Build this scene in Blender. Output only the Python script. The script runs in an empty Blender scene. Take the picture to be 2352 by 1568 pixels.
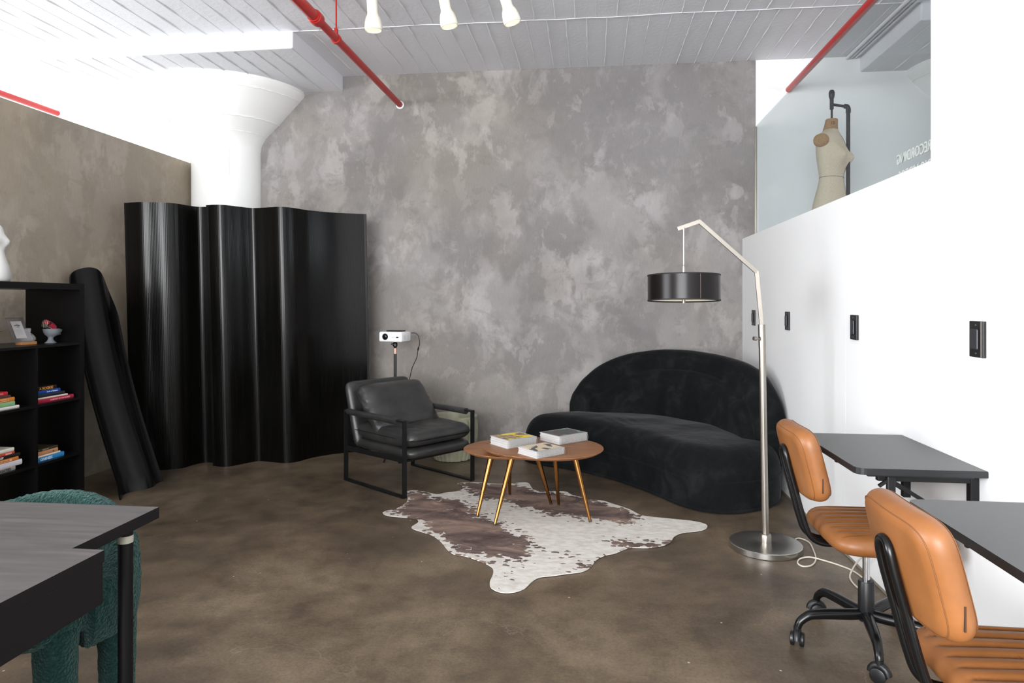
import bpy, bmesh, math, random
from mathutils import Vector, Matrix
from mathutils import noise as mnoise
random.seed(7)
C = bpy.context.scene.collection
SC = bpy.context.scene
PI = math.pi
# ------------------------------------------------------------------ camera, world, lights, exposure
cd = bpy.data.cameras.new('camera'); cam = bpy.data.objects.new('camera', cd); C.objects.link(cam)
cam.location = (0, 0, 1.36); cam.rotation_euler = (PI/2, 0, math.atan(180/1568))
cd.sensor_width = 36; cd.lens = 24.0; cd.shift_y = -91/2352; cd.clip_start = 0.05
SC.camera = cam
w = bpy.data.worlds.new('world'); SC.world = w; w.use_nodes = True
w.node_tree.nodes['Background'].inputs[0].default_value = (0.86, 0.93, 1.0, 1)
w.node_tree.nodes['Background'].inputs[1].default_value = 1.0
def area(name, loc, rot, sx, sy, power, col):
    l = bpy.data.lights.new(name, 'AREA'); l.shape = 'RECTANGLE'; l.size = sx; l.size_y = sy
    l.energy = power; l.color = col
    o = bpy.data.objects.new(name, l); C.objects.link(o); o.location = loc; o.rotation_euler = rot
    return o
# daylight through the tall windows on the left side (two bays), the windows behind the camera and the side room's window
area('daylight_left_far', (-7.35, 4.9, 2.2), (0, -PI/2, 0), 2.4, 2.8, 125, (0.94, 0.97, 1.0))
area('daylight_left_near', (-7.35, 0.2, 2.05), (0, -PI/2, 0), 2.5, 4.6, 430, (0.95, 0.975, 1.0))
area('daylight_rear', (-1.6, -4.35, 2.0), (PI/2, 0, 0), 4.2, 2.3, 640, (0.97, 0.98, 1.0))
area('daylight_side_room', (6.85, 4.2, 2.3), (0, PI/2, 0), 1.8, 2.6, 66, (0.9, 0.95, 1.0))
SC.view_settings.view_transform = 'Standard'; SC.view_settings.look = 'None'
SC.view_settings.exposure = 0.32; SC.view_settings.gamma = 1.0; SC.view_settings.use_curve_mapping = False

# ------------------------------------------------------------------ helpers
def obj(name, bm, m, parent=None, smooth=False, kind=None, label=None):
    me = bpy.data.meshes.new(name); bm.normal_update(); bm.to_mesh(me); bm.free()
    if smooth is True:
        for p in me.polygons: p.use_smooth = True
    elif smooth:
        me.polygons.foreach_set('use_smooth', [True]*len(me.polygons))
        me.set_sharp_from_angle(angle=math.radians(smooth))
    o = bpy.data.objects.new(name, me); C.objects.link(o)
    for mm in (m if isinstance(m, (list, tuple)) else [m]): me.materials.append(mm)
    if parent: o.parent = parent
    if kind: o['kind'] = kind
    if label: o['label'] = label
    return o
def thing(name, label, cat, loc=(0,0,0), rotz=0, group=None):
    o = bpy.data.objects.new(name, None); C.objects.link(o); o.empty_display_size = 0.05
    o.location = loc; o.rotation_euler = (0, 0, rotz); o['label'] = label; o['category'] = cat
    if group: o['group'] = group
    return o
def tag(o, label, cat, group=None):
    o['label'] = label; o['category'] = cat
    if group: o['group'] = group
    return o
def dup(root, loc, rotz, label):
    r = root.copy(); C.objects.link(r); r.location = loc; r.rotation_euler = (0, 0, rotz); r['label'] = label
    for ch in list(root.children):
        k = ch.copy(); C.objects.link(k); k.parent = r
        for g in list(ch.children):
            d = g.copy(); C.objects.link(d); d.parent = k
    return r
def bx(bm, x0, x1, y0, y1, z0, z1, bev=0, seg=2):
    r = bmesh.ops.create_cube(bm, size=1)
    vs = r['verts']
    for v in vs:
        v.co = Vector(((x0+x1)/2 + v.co.x*(x1-x0), (y0+y1)/2 + v.co.y*(y1-y0), (z0+z1)/2 + v.co.z*(z1-z0)))
    if bev:
        es = list({e for v in vs for e in v.link_edges})
        bmesh.ops.bevel(bm, geom=es, offset=bev, segments=seg, affect='EDGES', profile=0.5)
    return bm
def B(*a, **k): return bx(bmesh.new(), *a, **k)
def obx(bm, p, q, w, h, up=Vector((0,0,1)), ext=0):
    """rectangular bar from p to q"""
    p = Vector(p); q = Vector(q); d = (q-p).normalized(); p = p - d*ext; q = q + d*ext
    s = d.cross(up)
    if s.length < 1e-4: s = d.cross(Vector((0,1,0)))
    s.normalize(); u = s.cross(d).normalized()
    vs = []
    for e in (p, q):
        for a, b in ((-1,-1),(1,-1),(1,1),(-1,1)): vs.append(bm.verts.new(e + s*a*w/2 + u*b*h/2))
    for f in ((3,2,1,0),(4,5,6,7),(0,1,5,4),(1,2,6,5),(2,3,7,6),(3,0,4,7)): bm.faces.new([vs[i] for i in f])
    return bm
def catmull(pts, n=6, closed=False):
    pts = [Vector(p) for p in pts]; out = []; N = len(pts)
    rng = range(N) if closed else range(N-1)
    for i in rng:
        if closed: a, b, c, d = pts[(i-1)%N], pts[i], pts[(i+1)%N], pts[(i+2)%N]
        else: a, b, c, d = pts[max(i-1,0)], pts[i], pts[i+1], pts[min(i+2,N-1)]
        for k in range(n):
            t = k/n
            out.append(0.5*((2*b) + (c-a)*t + (2*a-5*b+4*c-d)*t*t + (3*b-a-3*c+d)*t**3))
    if not closed: out.append(pts[-1])
    return out
def tube(bm, pts, r, seg=10, closed=False, cap=True, sx=1.0):
    """round tube; r a number or a list"""
    pts = [Vector(p) for p in pts]; N = len(pts)
    rr = r if isinstance(r, (list, tuple)) else [r]*N
    rings = []; nrm = None
    for i, p in enumerate(pts):
        if closed: t = pts[(i+1)%N]-pts[(i-1)%N]
        else: t = pts[min(i+1,N-1)]-pts[max(i-1,0)]
        t.normalize()
        if nrm is None:
            nrm = t.cross(Vector((0,0,1)))
            if nrm.length < 0.05: nrm = t.cross(Vector((0,1,0)))
            nrm.normalize()
        else:
            nrm = (nrm - t*nrm.dot(t)).normalized()
        b = t.cross(nrm)
        rings.append([bm.verts.new(p + (nrm*math.cos(2*PI*k/seg)*sx + b*math.sin(2*PI*k/seg))*rr[i]) for k in range(seg)])
    M = N if closed else N-1
    for i in range(M):
        A, D = rings[i], rings[(i+1)%N]
        for k in range(seg):
            bm.faces.new((A[k], D[k], D[(k+1)%seg], A[(k+1)%seg]))
    if cap and not closed:
        bm.faces.new(rings[0]); bm.faces.new(rings[-1][::-1])
    return bm
def lathe(bm, prof, cx=0, cy=0, seg=40, rib=None, z0=0, cap0=True, cap1=True):
    rings = []
    for (r, z) in prof:
        ring = []
        for k in range(seg):
            a = 2*PI*k/seg
            q = r*(1+(rib(a, z) if rib else 0))
            ring.append(bm.verts.new((cx+q*math.cos(a), cy+q*math.sin(a), z0+z)))
        rings.append(ring)
    for A, D in zip(rings, rings[1:]):
        for k in range(seg): bm.faces.new((A[k], A[(k+1)%seg], D[(k+1)%seg], D[k]))
    if cap0: bm.faces.new(rings[0][::-1])
    if cap1: bm.faces.new(rings[-1])
    return bm
def loft(bm, rings, cap=True, closed=True):
    R = [[bm.verts.new(p) for p in r] for r in rings]
    for A, D in zip(R, R[1:]):
        n = len(A)
        for k in range(n if closed else n-1): bm.faces.new((A[k], A[(k+1)%n], D[(k+1)%n], D[k]))
    if cap: bm.faces.new(R[0][::-1]); bm.faces.new(R[-1])
    return bm
def prism(bm, poly, z0, z1):
    return loft(bm, [[(x, y, z0) for x, y in poly], [(x, y, z1) for x, y in poly]])
def pad(bm, w, d, t, n=4.0, p=3.0, rings=26, seg=96, fn=None, M=None, puff=0.0, r=None):
    """upholstered pad lying flat: superelliptic outline, rounded edge, fn(x, y) lowers the top"""
    def P(rho, a, top):
        ca, sa = math.cos(a), math.sin(a)
        q = (abs(ca)**n + abs(sa)**n)**(-1/n)
        x = rho*q*ca*w/2; y = rho*q*sa*d/2
        if r:
            e = 1-r/(min(w, d)/2); z = t/2*math.sqrt(max(0, 1-((rho-e)/(1-e))**2)) if rho > e else t/2
        else: z = t/2*(1-rho**p)**(1/p) if rho < 1 else 0
        z += puff*(1-rho**2)
        if top and fn: z -= fn(x, y)*(1-rho**6)
        v = Vector((x, y, z if top else -z+puff*(1-rho**2)*2*0))
        return M @ v if M else v
    rs = [1-(1-i/rings)**1.9 for i in range(1, rings+1)]
    allr = []
    for top in (True, False):
        c = bm.verts.new(P(0, 0, top)); prev = None
        for rho in rs:
            if not top and rho == rs[-1]: cur = allr[0]
            else: cur = [bm.verts.new(P(rho, 2*PI*k/seg, top)) for k in range(seg)]
            for k in range(seg):
                k2 = (k+1) % seg
                if prev is None: f = (c, cur[k], cur[k2])
                else: f = (prev[k], cur[k], cur[k2], prev[k2])
                bm.faces.new(f if top else f[::-1])
            prev = cur
        if top: allr.append(cur)
    return bm
def text_bm(s, size, depth=0.0005, font_scale=1.0):
    cu = bpy.data.curves.new('lettering', 'FONT'); cu.body = s; cu.size = size; cu.extrude = depth
    cu.align_x = 'CENTER'; cu.align_y = 'CENTER'; cu.resolution_u = 3
    cu.offset = size*0.012
    o = bpy.data.objects.new('tmp', cu); C.objects.link(o)
    dg = bpy.context.evaluated_depsgraph_get(); me = bpy.data.meshes.new_from_object(o.evaluated_get(dg))
    bm = bmesh.new(); bm.from_mesh(me); bpy.data.objects.remove(o); bpy.data.curves.remove(cu); bpy.data.meshes.remove(me)
    return bm
def text(name, s, size, M, m, parent=None, depth=0.0005, sx=1.0):
    bm = text_bm(s, size, depth); bmesh.ops.transform(bm, matrix=M @ Matrix.Diagonal((sx,1,1,1)), verts=bm.verts)
    return obj(name, bm, m, parent)
def basis(o, x, y, z):
    m = Matrix.Identity(4)
    for i, v in enumerate((x, y, z)):
        for j in range(3): m[j][i] = v[j]
    for j in range(3): m[j][3] = o[j]
    return m
# ------------------------------------------------------------------ materials
def srgb(h):
    r = [int(h[i:i+2], 16)/255 for i in (0, 2, 4)]
    return tuple([(x/12.92 if x <= 0.04045 else ((x+0.055)/1.055)**2.4) for x in r]) + (1,)
class Mat:
    def __init__(s, name, col='808080', rough=0.5, metal=0.0, spec=0.5):
        s.m = bpy.data.materials.new(name); s.m.use_nodes = True; s.nt = s.m.node_tree; s.n = s.nt.nodes; s.l = s.nt.links
        s.b = s.n['Principled BSDF']; s.b.inputs['Base Color'].default_value = srgb(col)
        s.b.inputs['Roughness'].default_value = rough; s.b.inputs['Metallic'].default_value = metal
        s.b.inputs['Specular IOR Level'].default_value = spec
        s.tc = s.n.new('ShaderNodeTexCoord')
    def node(s, t, **k):
        n = s.n.new(t)
        for a, v in k.items():
            if a in n.inputs: n.inputs[a].default_value = v
            else: setattr(n, a, v)
        return n
    def co(s, scale=(1,1,1), rot=(0,0,0), uv=False):
        mp = s.node('ShaderNodeMapping'); mp.inputs['Scale'].default_value = scale; mp.inputs['Rotation'].default_value = rot
        s.l.new(s.tc.outputs['UV' if uv else 'Object'], mp.inputs[0]); return mp.outputs[0]
    def noise(s, scale, detail=4, rough=0.55, vec=None, dist=0.0):
        n = s.node('ShaderNodeTexNoise'); n.inputs['Scale'].default_value = scale; n.inputs['Detail'].default_value = detail
        n.inputs['Roughness'].default_value = rough; n.inputs['Distortion'].default_value = dist
        s.l.new(vec if vec else s.tc.outputs['Object'], n.inputs['Vector']); return n.outputs[0]
    def ramp(s, fac, stops, interp='LINEAR'):
        r = s.node('ShaderNodeValToRGB'); cr = r.color_ramp; cr.interpolation = interp
        while len(cr.elements) < len(stops): cr.elements.new(0.5)
        for e, (p, c) in zip(cr.elements, stops):
            e.position = p; e.color = srgb(c) if isinstance(c, str) else (c, c, c, 1)
        s.l.new(fac, r.inputs[0]); return r.outputs[0]
    def math(s, op, a, b=None, c=None, clamp=False):
        m = s.node('ShaderNodeMath', operation=op); m.use_clamp = clamp
        for i, v in enumerate((a, b, c)):
            if v is None: continue
            if isinstance(v, (int, float)): m.inputs[i].default_value = v
            else: s.l.new(v, m.inputs[i])
        return m.outputs[0]
    def mix(s, fac, a, b, mode='MIX'):
        m = s.node('ShaderNodeMix', data_type='RGBA', blend_type=mode)
        for i, v in ((0, fac), (6, a), (7, b)):
            if isinstance(v, (int, float)): m.inputs[i].default_value = v
            elif isinstance(v, str): m.inputs[i].default_value = srgb(v)
            else: s.l.new(v, m.inputs[i])
        return m.outputs[2]
    def col(s, c): s.l.new(c, s.b.inputs['Base Color']); return s
    def rough(s, c): s.l.new(c, s.b.inputs['Roughness']); return s
    def bump(s, h, strength=0.3, dist=0.01):
        b = s.node('ShaderNodeBump'); b.inputs['Strength'].default_value = strength; b.inputs['Distance'].default_value = dist
        s.l.new(h, b.inputs['Height']); s.l.new(b.outputs[0], s.b.inputs['Normal']); return s
def simple(name, col, rough=0.5, metal=0.0, spec=0.5, grain=0.0, gs=200, bumpd=0.001):
    M = Mat(name, col, rough, metal, spec)
    n = M.noise(gs, 3)
    if grain: M.bump(n, grain, bumpd)
    c0 = tuple(srgb(col)[:3])
    v = M.ramp(M.noise(gs*0.05, 3), [(0.3, 0.93), (0.7, 1.0)])
    mm = M.mix(1.0, v, v, 'MULTIPLY'); M.nt.nodes[-1]
    mx = M.node('ShaderNodeMix', data_type='RGBA', blend_type='MULTIPLY'); mx.inputs[0].default_value = 1
    mx.inputs[6].default_value = srgb(col); M.l.new(v, mx.inputs[7]); M.col(mx.outputs[2])
    return M.m
# floor: stained, sealed concrete
M = Mat('stained_concrete', rough=0.42, spec=0.4)
big = M.ramp(M.noise(1.1, 5, 0.6, dist=0.4), [(0.32, '4f4438'), (0.5, '746451'), (0.68, '94826b')])
mid = M.ramp(M.noise(6, 6, 0.7), [(0.32, 0.60), (0.52, 0.88), (0.68, 1.0)])
c = M.mix(1.0, big, mid, 'MULTIPLY')
fine = M.ramp(M.noise(75, 9, 0.85), [(0.36, 0.55), (0.62, 1.0)])
c = M.mix(1.0, c, fine, 'MULTIPLY')
warp = M.noise(2.3, 4, 0.6)
vr = M.node('ShaderNodeTexVoronoi', feature='DISTANCE_TO_EDGE'); vr.inputs['Scale'].default_value = 0.55
vm = M.node('ShaderNodeVectorMath', operation='ADD'); M.l.new(M.tc.outputs['Object'], vm.inputs[0])
nz = M.node('ShaderNodeTexNoise'); nz.inputs['Scale'].default_value = 3.0; nz.inputs['Detail'].default_value = 6; M.l.new(M.tc.outputs['Object'], nz.inputs['Vector'])
M.l.new(nz.outputs[1], vm.inputs[1]); M.l.new(vm.outputs[0], vr.inputs['Vector'])
crack = M.ramp(vr.outputs[0], [(0.0, 1.0), (0.003, 0.0)])
crk = M.math('MULTIPLY', crack, M.ramp(M.noise(1.4, 2), [(0.5, 0.0), (0.62, 0.28)]))
c = M.mix(crk, c, 'a89c8a')
scr = M.ramp(M.noise(30, 2, 0.5, M.co((1.0, 14, 1), (0, 0, 0.6))), [(0.68, 0.0), (0.75, 0.35)])
scr = M.math('MULTIPLY', scr, M.ramp(M.noise(2.0, 2), [(0.45, 0.0), (0.6, 0.7)]))
c = M.mix(scr, c, '9a8d7a')
sp = M.node('ShaderNodeTexVoronoi'); sp.inputs['Scale'].default_value = 9; M.l.new(M.tc.outputs['Object'], sp.inputs['Vector'])
c = M.mix(M.math('MULTIPLY', M.ramp(sp.outputs[0], [(0.035, 0.8), (0.05, 0.0)]), M.ramp(M.noise(5, 1), [(0.55, 0.0), (0.58, 1.0)])), c, 'c8bfae')
M.col(c); M.rough(M.ramp(M.noise(3.2, 4), [(0.3, 0.34), (0.7, 0.52)])); M.bump(M.noise(40, 6, 0.7), 0.12, 0.004)
m_floor = M.m
# trowelled grey plaster
def plaster(name, dark, mid, light, top):
    M = Mat(name, rough=0.62, spec=0.35)
    nz = M.node('ShaderNodeTexNoise'); nz.inputs['Scale'].default_value = 1.9; nz.inputs['Detail'].default_value = 5
    M.l.new(M.tc.outputs['Object'], nz.inputs['Vector'])
    vm = M.node('ShaderNodeVectorMath', operation='MULTIPLY_ADD'); vm.inputs[1].default_value = (0.22, 0.22, 0.22)
    M.l.new(nz.outputs[1], vm.inputs[0]); M.l.new(M.tc.outputs['Object'], vm.inputs[2])
    def strokes(sc, rot, lo, hi, sd):
        mp = M.node('ShaderNodeMapping'); mp.inputs['Rotation'].default_value = rot; mp.inputs['Scale'].default_value = sc
        mp.inputs['Location'].default_value = (sd, sd*2, sd*3)
        M.l.new(vm.outputs[0], mp.inputs[0])
        n = M.noise(1.0, 6, 0.60, mp.outputs[0], 0.15)
        return M.ramp(n, [(lo, 0.0), (hi, 1.0)])
    base = M.ramp(M.noise(0.9, 5, 0.6), [(0.3, dark), (0.6, mid)])
    a = strokes((2.1, 2.1, 1.5), (0, 0.5, 0), 0.48, 0.58, 1.3)
    b = strokes((2.2, 2.2, 3.4), (0, -0.7, 0), 0.52, 0.62, 4.1)
    d = strokes((3.4, 3.4, 2.3), (0.2, 1.1, 0.3), 0.54, 0.60, 7.7)
    fade = M.ramp(M.noise(1.7, 3), [(0.35, 0.2), (0.62, 1.0)])
    c = M.mix(M.math('MULTIPLY', M.math('MULTIPLY', a, fade), 0.6), base, light)
    c = M.mix(M.math('MULTIPLY', b, 0.5), c, mid)
    c = M.mix(M.math('MULTIPLY', M.math('MULTIPLY', d, fade), 0.6), c, top)
    e_ = strokes((7.5, 7.5, 5.0), (0.4, -0.4, 0.6), 0.57, 0.60, 11.3)
    c = M.mix(M.math('MULTIPLY', M.math('MULTIPLY', e_, fade), 0.3), c, top)
    gg = strokes((4.2, 4.2, 7.0), (0.1, 0.9, 0.2), 0.60, 0.63, 17.3)
    c = M.mix(M.math('MULTIPLY', gg, 0.35), c, dark)
    tint = M.ramp(M.noise(0.7, 3), [(0.35, 'fffaf3'), (0.65, 'fbfaff')]); c = M.mix(1.0, c, tint, 'MULTIPLY')
    hair = M.ramp(M.noise(26, 5, 0.8, M.co((4, 4, 0.8), (0, 0.8, 0)), 1.0), [(0.35, 0.86), (0.7, 1.0)])
    c = M.mix(1.0, c, hair, 'MULTIPLY')
    M.col(c); M.rough(M.ramp(a, [(0, 0.7), (1, 0.5)])); M.bump(M.math('ADD', M.noise(30, 6, 0.7), M.math('MULTIPLY', a, 0.25)), 0.12, 0.006)
    return M.m
m_plaster = plaster('grey_trowelled_plaster', '787573', '8a8784', '9f9b97', 'adaaa8')
m_plaster2 = plaster('warm_grey_plaster', '8c8375', '9c9384', 'a9a091', 'b2a99a')
def white(name, col='f1f1ef', rough=0.55, b=0.15, sc=18):
    M = Mat(name, col, rough, 0, 0.3); M.bump(M.noise(sc, 5, 0.6), b, 0.006)
    v = M.ramp(M.noise(1.2, 4), [(0.3, 0.965), (0.7, 1.0)])
    mx = M.node('ShaderNodeMix', data_type='RGBA', blend_type='MULTIPLY'); mx.inputs[0].default_value = 1
    mx.inputs[6].default_value = srgb(col); M.l.new(v, mx.inputs[7]); M.col(mx.outputs[2])
    return M.m
m_white = white('white_wall_paint', 'f4f5f5')
m_ceil = white('white_ceiling_paint', 'e4e5e9', 0.6, 0.45, 26)
m_col = white('white_column_paint', 'f0f0ee', 0.5, 0.3, 12)
m_red = simple('red_pipe_paint', 'b3231f', 0.32, 0, 0.5, 0.1, 60)
m_cream = simple('cream_lamp_enamel', 'efeadb', 0.35)
_g = Mat('lit_lamp_lens', 'fff4dc', 0.5); _g.b.inputs['Emission Color'].default_value = srgb('fff0d2'); _g.b.inputs['Emission Strength'].default_value = 0.7; m_glow = _g.m
m_brass_s = simple('sprinkler_brass', 'b08d4a', 0.35, 1.0)
# black tambour
def tambour(name):
    M = Mat(name, '0b0b0b', 0.3, 0, 0.2)
    sep = M.node('ShaderNodeSeparateXYZ'); M.l.new(M.tc.outputs['UV'], sep.inputs[0])
    s = M.math('SINE', M.math('MULTIPLY', sep.outputs[0], 2*PI/0.012))
    gr = M.noise(5.0, 3, 0.6, M.co((60, 0.5, 1), uv=True))
    M.col(M.ramp(gr, [(0.3, '040404'), (0.7, '0d0c0a')]))
    M.rough(M.ramp(gr, [(0.3, 0.17), (0.7, 0.30)]))
    M.bump(M.math('ADD', s, M.math('MULTIPLY', gr, 1.0)), 0.12, 0.0010)
    return M.m
m_tamb = tambour('black_tambour')
m_blacklac = simple('black_lacquer_wood', '080808', 0.25, 0, 0.35)
m_shelf = simple('black_brown_foil', '060506', 0.36, 0, 0.3)
M = Mat('charcoal_leather', rough=0.34, spec=0.55)
lw = M.ramp(M.noise(7, 5, 0.65), [(0.3, '232323'), (0.6, '313130'), (0.8, '403f3d')]); M.col(lw)
vl = M.node('ShaderNodeTexVoronoi', feature='DISTANCE_TO_EDGE'); vl.inputs['Scale'].default_value = 260; M.l.new(M.tc.outputs['Object'], vl.inputs['Vector'])
M.bump(M.math('ADD', M.math('MULTIPLY', vl.outputs[0], 0.4), M.math('MULTIPLY', M.noise(10, 4), 2.5)), 0.35, 0.004); m_leather = M.m
m_blackmetal = simple('matte_black_metal', '161718', 0.45, 0.3)
M = Mat('black_velvet', '101112', 0.95, 0, 0.15)
M.col(M.ramp(M.noise(5, 6, 0.7, dist=0.6), [(0.3, '07080a'), (0.52, '0f1112'), (0.72, '1f2222')]))
M.b.inputs['Sheen Weight'].default_value = 0.16; M.b.inputs['Sheen Roughness'].default_value = 0.35; M.b.inputs['Sheen Tint'].default_value = (0.5, 0.5, 0.52, 1)
M.bump(M.noise(9, 4, 0.6), 0.3, 0.02); m_velvet = M.m
M = Mat('walnut', rough=0.42)
g = M.noise(3.0, 6, 0.6, M.co((1.2, 16, 4), (0, 0, 0.75)), 0.6)
M.col(M.ramp(g, [(0.3, '6e4527'), (0.5, '8c5b36'), (0.7, 'a06c43')])); M.bump(g, 0.08, 0.002); m_walnut = M.m
m_gold = simple('polished_gold', '9a6c3c', 0.26, 1.0)
m_goldtip = simple('dark_foot_cap', '3a3028', 0.5)
m_steel = simple('brushed_steel', 'b9b6b1', 0.28, 1.0)
m_steel2 = simple('brushed_nickel', 'a59f96', 0.34, 1.0)
M = Mat('tan_leather', rough=0.42, spec=0.5)
M.col(M.ramp(M.noise(6, 4, 0.6), [(0.3, '805029'), (0.7, '966034')]))
vl = M.node('ShaderNodeTexVoronoi', feature='DISTANCE_TO_EDGE'); vl.inputs['Scale'].default_value = 420; M.l.new(M.tc.outputs['Object'], vl.inputs['Vector'])
M.bump(vl.outputs[0], 0.15, 0.001); m_tan = M.m
m_seam = simple('tan_piping', '7d4f2a', 0.6)
m_zip = simple('dark_zip', '3b2415', 0.6)
m_blackplastic = simple('black_plastic', '131416', 0.4)
m_desk = simple('black_laminate', '242527', 0.33, 0, 0.5, 0.05, 300)
M = Mat('dark_ash_top', rough=0.45, spec=0.5)
g = M.noise(2.0, 6, 0.6, M.co((1.6, 18, 6)), 0.5)
M.col(M.ramp(g, [(0.3, '3f3c3c'), (0.55, '504c4b'), (0.75, '615c59')])); M.bump(g, 0.1, 0.002); m_ash = M.m
m_fascia = simple('black_brown_apron', '0e0c0e', 0.55, 0, 0.25)
m_deskleg = simple('black_desk_leg', '060608', 0.5, 0, 0.25)
M = Mat('green_boucle', rough=0.95, spec=0.1)
v = M.node('ShaderNodeTexVoronoi'); v.inputs['Scale'].default_value = 130; v.inputs['Randomness'].default_value = 1; M.l.new(M.tc.outputs['Object'], v.inputs['Vector'])
nb = M.noise(90, 4, 0.8)
M.col(M.ramp(nb, [(0.3, '102522'), (0.6, '1c3d38'), (0.8, '46716a')]))
M.b.inputs['Sheen Weight'].default_value = 0.3; M.b.inputs['Sheen Tint'].default_value = (0.45, 0.65, 0.62, 1)
M.bump(M.math('ADD', v.outputs[0], nb), 0.9, 0.006); m_boucle = M.m
# hide
M = Mat('cowhide', rough=0.75, spec=0.2)
at = M.node('ShaderNodeAttribute', attribute_name='brown')
vs = M.node('ShaderNodeTexVoronoi'); vs.inputs['Scale'].default_value = 27
mpv = M.node('ShaderNodeMapping'); mpv.inputs['Scale'].default_value = (0.8, 1.25, 1)
nn = M.node('ShaderNodeTexNoise'); nn.inputs['Scale'].default_value = 26; nn.inputs['Detail'].default_value = 3; M.l.new(M.tc.outputs['Object'], nn.inputs['Vector'])
va = M.node('ShaderNodeVectorMath', operation='MULTIPLY_ADD'); va.inputs[1].default_value = (0.05, 0.05, 0.0); M.l.new(nn.outputs[1], va.inputs[0]); M.l.new(M.tc.outputs['Object'], va.inputs[2])
M.l.new(va.outputs[0], mpv.inputs[0]); M.l.new(mpv.outputs[0], vs.inputs['Vector'])
spot = M.math('SUBTRACT', 0.5, vs.outputs[0])          # high at cell centres
sel = M.node('ShaderNodeSeparateColor'); M.l.new(vs.outputs['Color'], sel.inputs[0])
thr = M.math('ADD', M.math('MULTIPLY', at.outputs['Fac'], 2.0), M.math('MULTIPLY', spot, 1.5))
thr = M.math('ADD', thr, M.math('MULTIPLY', sel.outputs[0], 0.42))
mask = M.ramp(M.math('MULTIPLY', thr, 0.5), [(0.682, 0.0), (0.707, 1.0)])
bn = M.noise(3.0, 7, 0.7, M.co((1, 1.9, 1), (0, 0, -0.55)), 0.8)
brown = M.ramp(bn, [(0.34, '4c403e'), (0.46, '6b5b56'), (0.58, '8e786c'), (0.7, 'ab9280')])
core = M.ramp(at.outputs['Fac'], [(0.45, 0.82), (0.95, 1.0)])
brown = M.mix(1.0, brown, core, 'MULTIPLY')
wh = M.ramp(M.noise(14, 5, 0.7, M.co((1, 2, 1), (0, 0, -0.7))), [(0.3, 'c4bdb2'), (0.6, 'dfdbd4')])
c = M.mix(mask, wh, brown)
c = M.mix(1.0, c, M.ramp(M.noise(120, 4, 0.8, M.co((1, 3, 1), (0, 0, 0.5))), [(0.3, 0.82), (0.7, 1.0)]), 'MULTIPLY')
M.col(c); M.bump(M.noise(240, 3, 0.7), 0.3, 0.002); m_hide = M.m
# shade
m_shade = simple('black_brown_shade_vinyl', '140f10', 0.27, 0, 0.22)
m_shadein = simple('cream_shade_lining', 'f3ead2', 0.7)
m_trim = simple('black_shade_tape', '0d0c0c', 0.7)
m_cord = simple('clear_white_cord', 'd8d2c2', 0.35)
m_blackcord = simple('black_cable', '1b1c1e', 0.5)
m_plug = simple('white_plastic', 'eeeeec', 0.35)
m_proj = simple('projector_white', 'f2f2f2', 0.3)
m_rose = simple('rose_gold_ferrule', 'd8aa98', 0.4, 0.4)
m_lens = Mat('projector_lens', '0a0b10', 0.05, 0, 1.0).m
M = Mat('sage_glazed_ceramic', rough=0.45)
M.col(M.ramp(M.noise(9, 4), [(0.3, '8f8f78'), (0.7, 'aeae98')])); m_pot = M.m
m_soil = simple('pot_inner', '6f6d58', 0.8)
m_linen = Mat('natural_linen', rough=0.9, spec=0.1); m_linen.col(m_linen.ramp(m_linen.noise(140, 4, 0.8), [(0.3, 'd0bda2'), (0.7, 'eadcc6')])); m_linen.bump(m_linen.noise(400, 2), 0.3, 0.001); m_linen = m_linen.m
M = Mat('tan_cork_cover', rough=0.8); M.col(M.ramp(M.noise(90, 4, 0.8), [(0.35, '9a744e'), (0.7, 'ba9268')])); m_cork = M.m
m_iron = simple('black_iron_pipe', '2a2b31', 0.45, 0.6)
# glass: clear, faintly green
M = Mat('partition_glass'); M.n.remove(M.b)
tr = M.node('ShaderNodeBsdfTransparent'); tr.inputs[0].default_value = (0.88, 0.905, 0.91, 1)
gl = M.node('ShaderNodeBsdfGlossy'); gl.inputs['Roughness'].default_value = 0.02
lwt = M.node('ShaderNodeLayerWeight'); lwt.inputs[0].default_value = 0.5
fac = M.math('ADD', M.math('MULTIPLY', M.math('POWER', lwt.outputs[1], 4.0), 0.35), 0.03)
ms = M.node('ShaderNodeMixShader'); M.l.new(fac, ms.inputs[0]); M.l.new(tr.outputs[0], ms.inputs[1]); M.l.new(gl.outputs[0], ms.inputs[2])
M.l.new(ms.outputs[0], M.n['Material Output'].inputs[0]); m_glass = M.m
M = Mat('clear_acrylic'); M.n.remove(M.b)
tr = M.node('ShaderNodeBsdfTransparent'); tr.inputs[0].default_value = (0.86, 0.86, 0.9, 1)
gl = M.node('ShaderNodeBsdfGlossy'); gl.inputs['Roughness'].default_value = 0.05
ms = M.node('ShaderNodeMixShader'); ms.inputs[0].default_value = 0.1; M.l.new(tr.outputs[0], ms.inputs[1]); M.l.new(gl.outputs[0], ms.inputs[2])
M.l.new(ms.outputs[0], M.n['Material Output'].inputs[0]); m_acry = M.m
m_letter = simple('white_acrylic_letters', 'e8e8e2', 0.5)
m_paper = simple('white_paper', 'c4c3c1', 0.8)
M = Mat('page_edges', rough=0.8)
sx = M.node('ShaderNodeSeparateXYZ'); M.l.new(M.tc.outputs['Object'], sx.inputs[0])
M.col(M.ramp(M.noise(1.0, 3, 0.7, M.co((2, 2, 700))), [(0.3, 'b9b8ba'), (0.6, 'e6e5e4')])); m_pages = M.m
m_wire = simple('grey_coated_wire', '9b9a98', 0.4)
m_wood = simple('light_oak', 'bb8350', 0.5)
m_matwhite = simple('matte_white_ceramic', 'dcdcd8', 0.55)
m_matgrey = simple('pale_grey_plaster_cast', '74797d', 0.7)
m_leaf = simple('green_leaf', '4a7a2c', 0.5)
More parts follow.
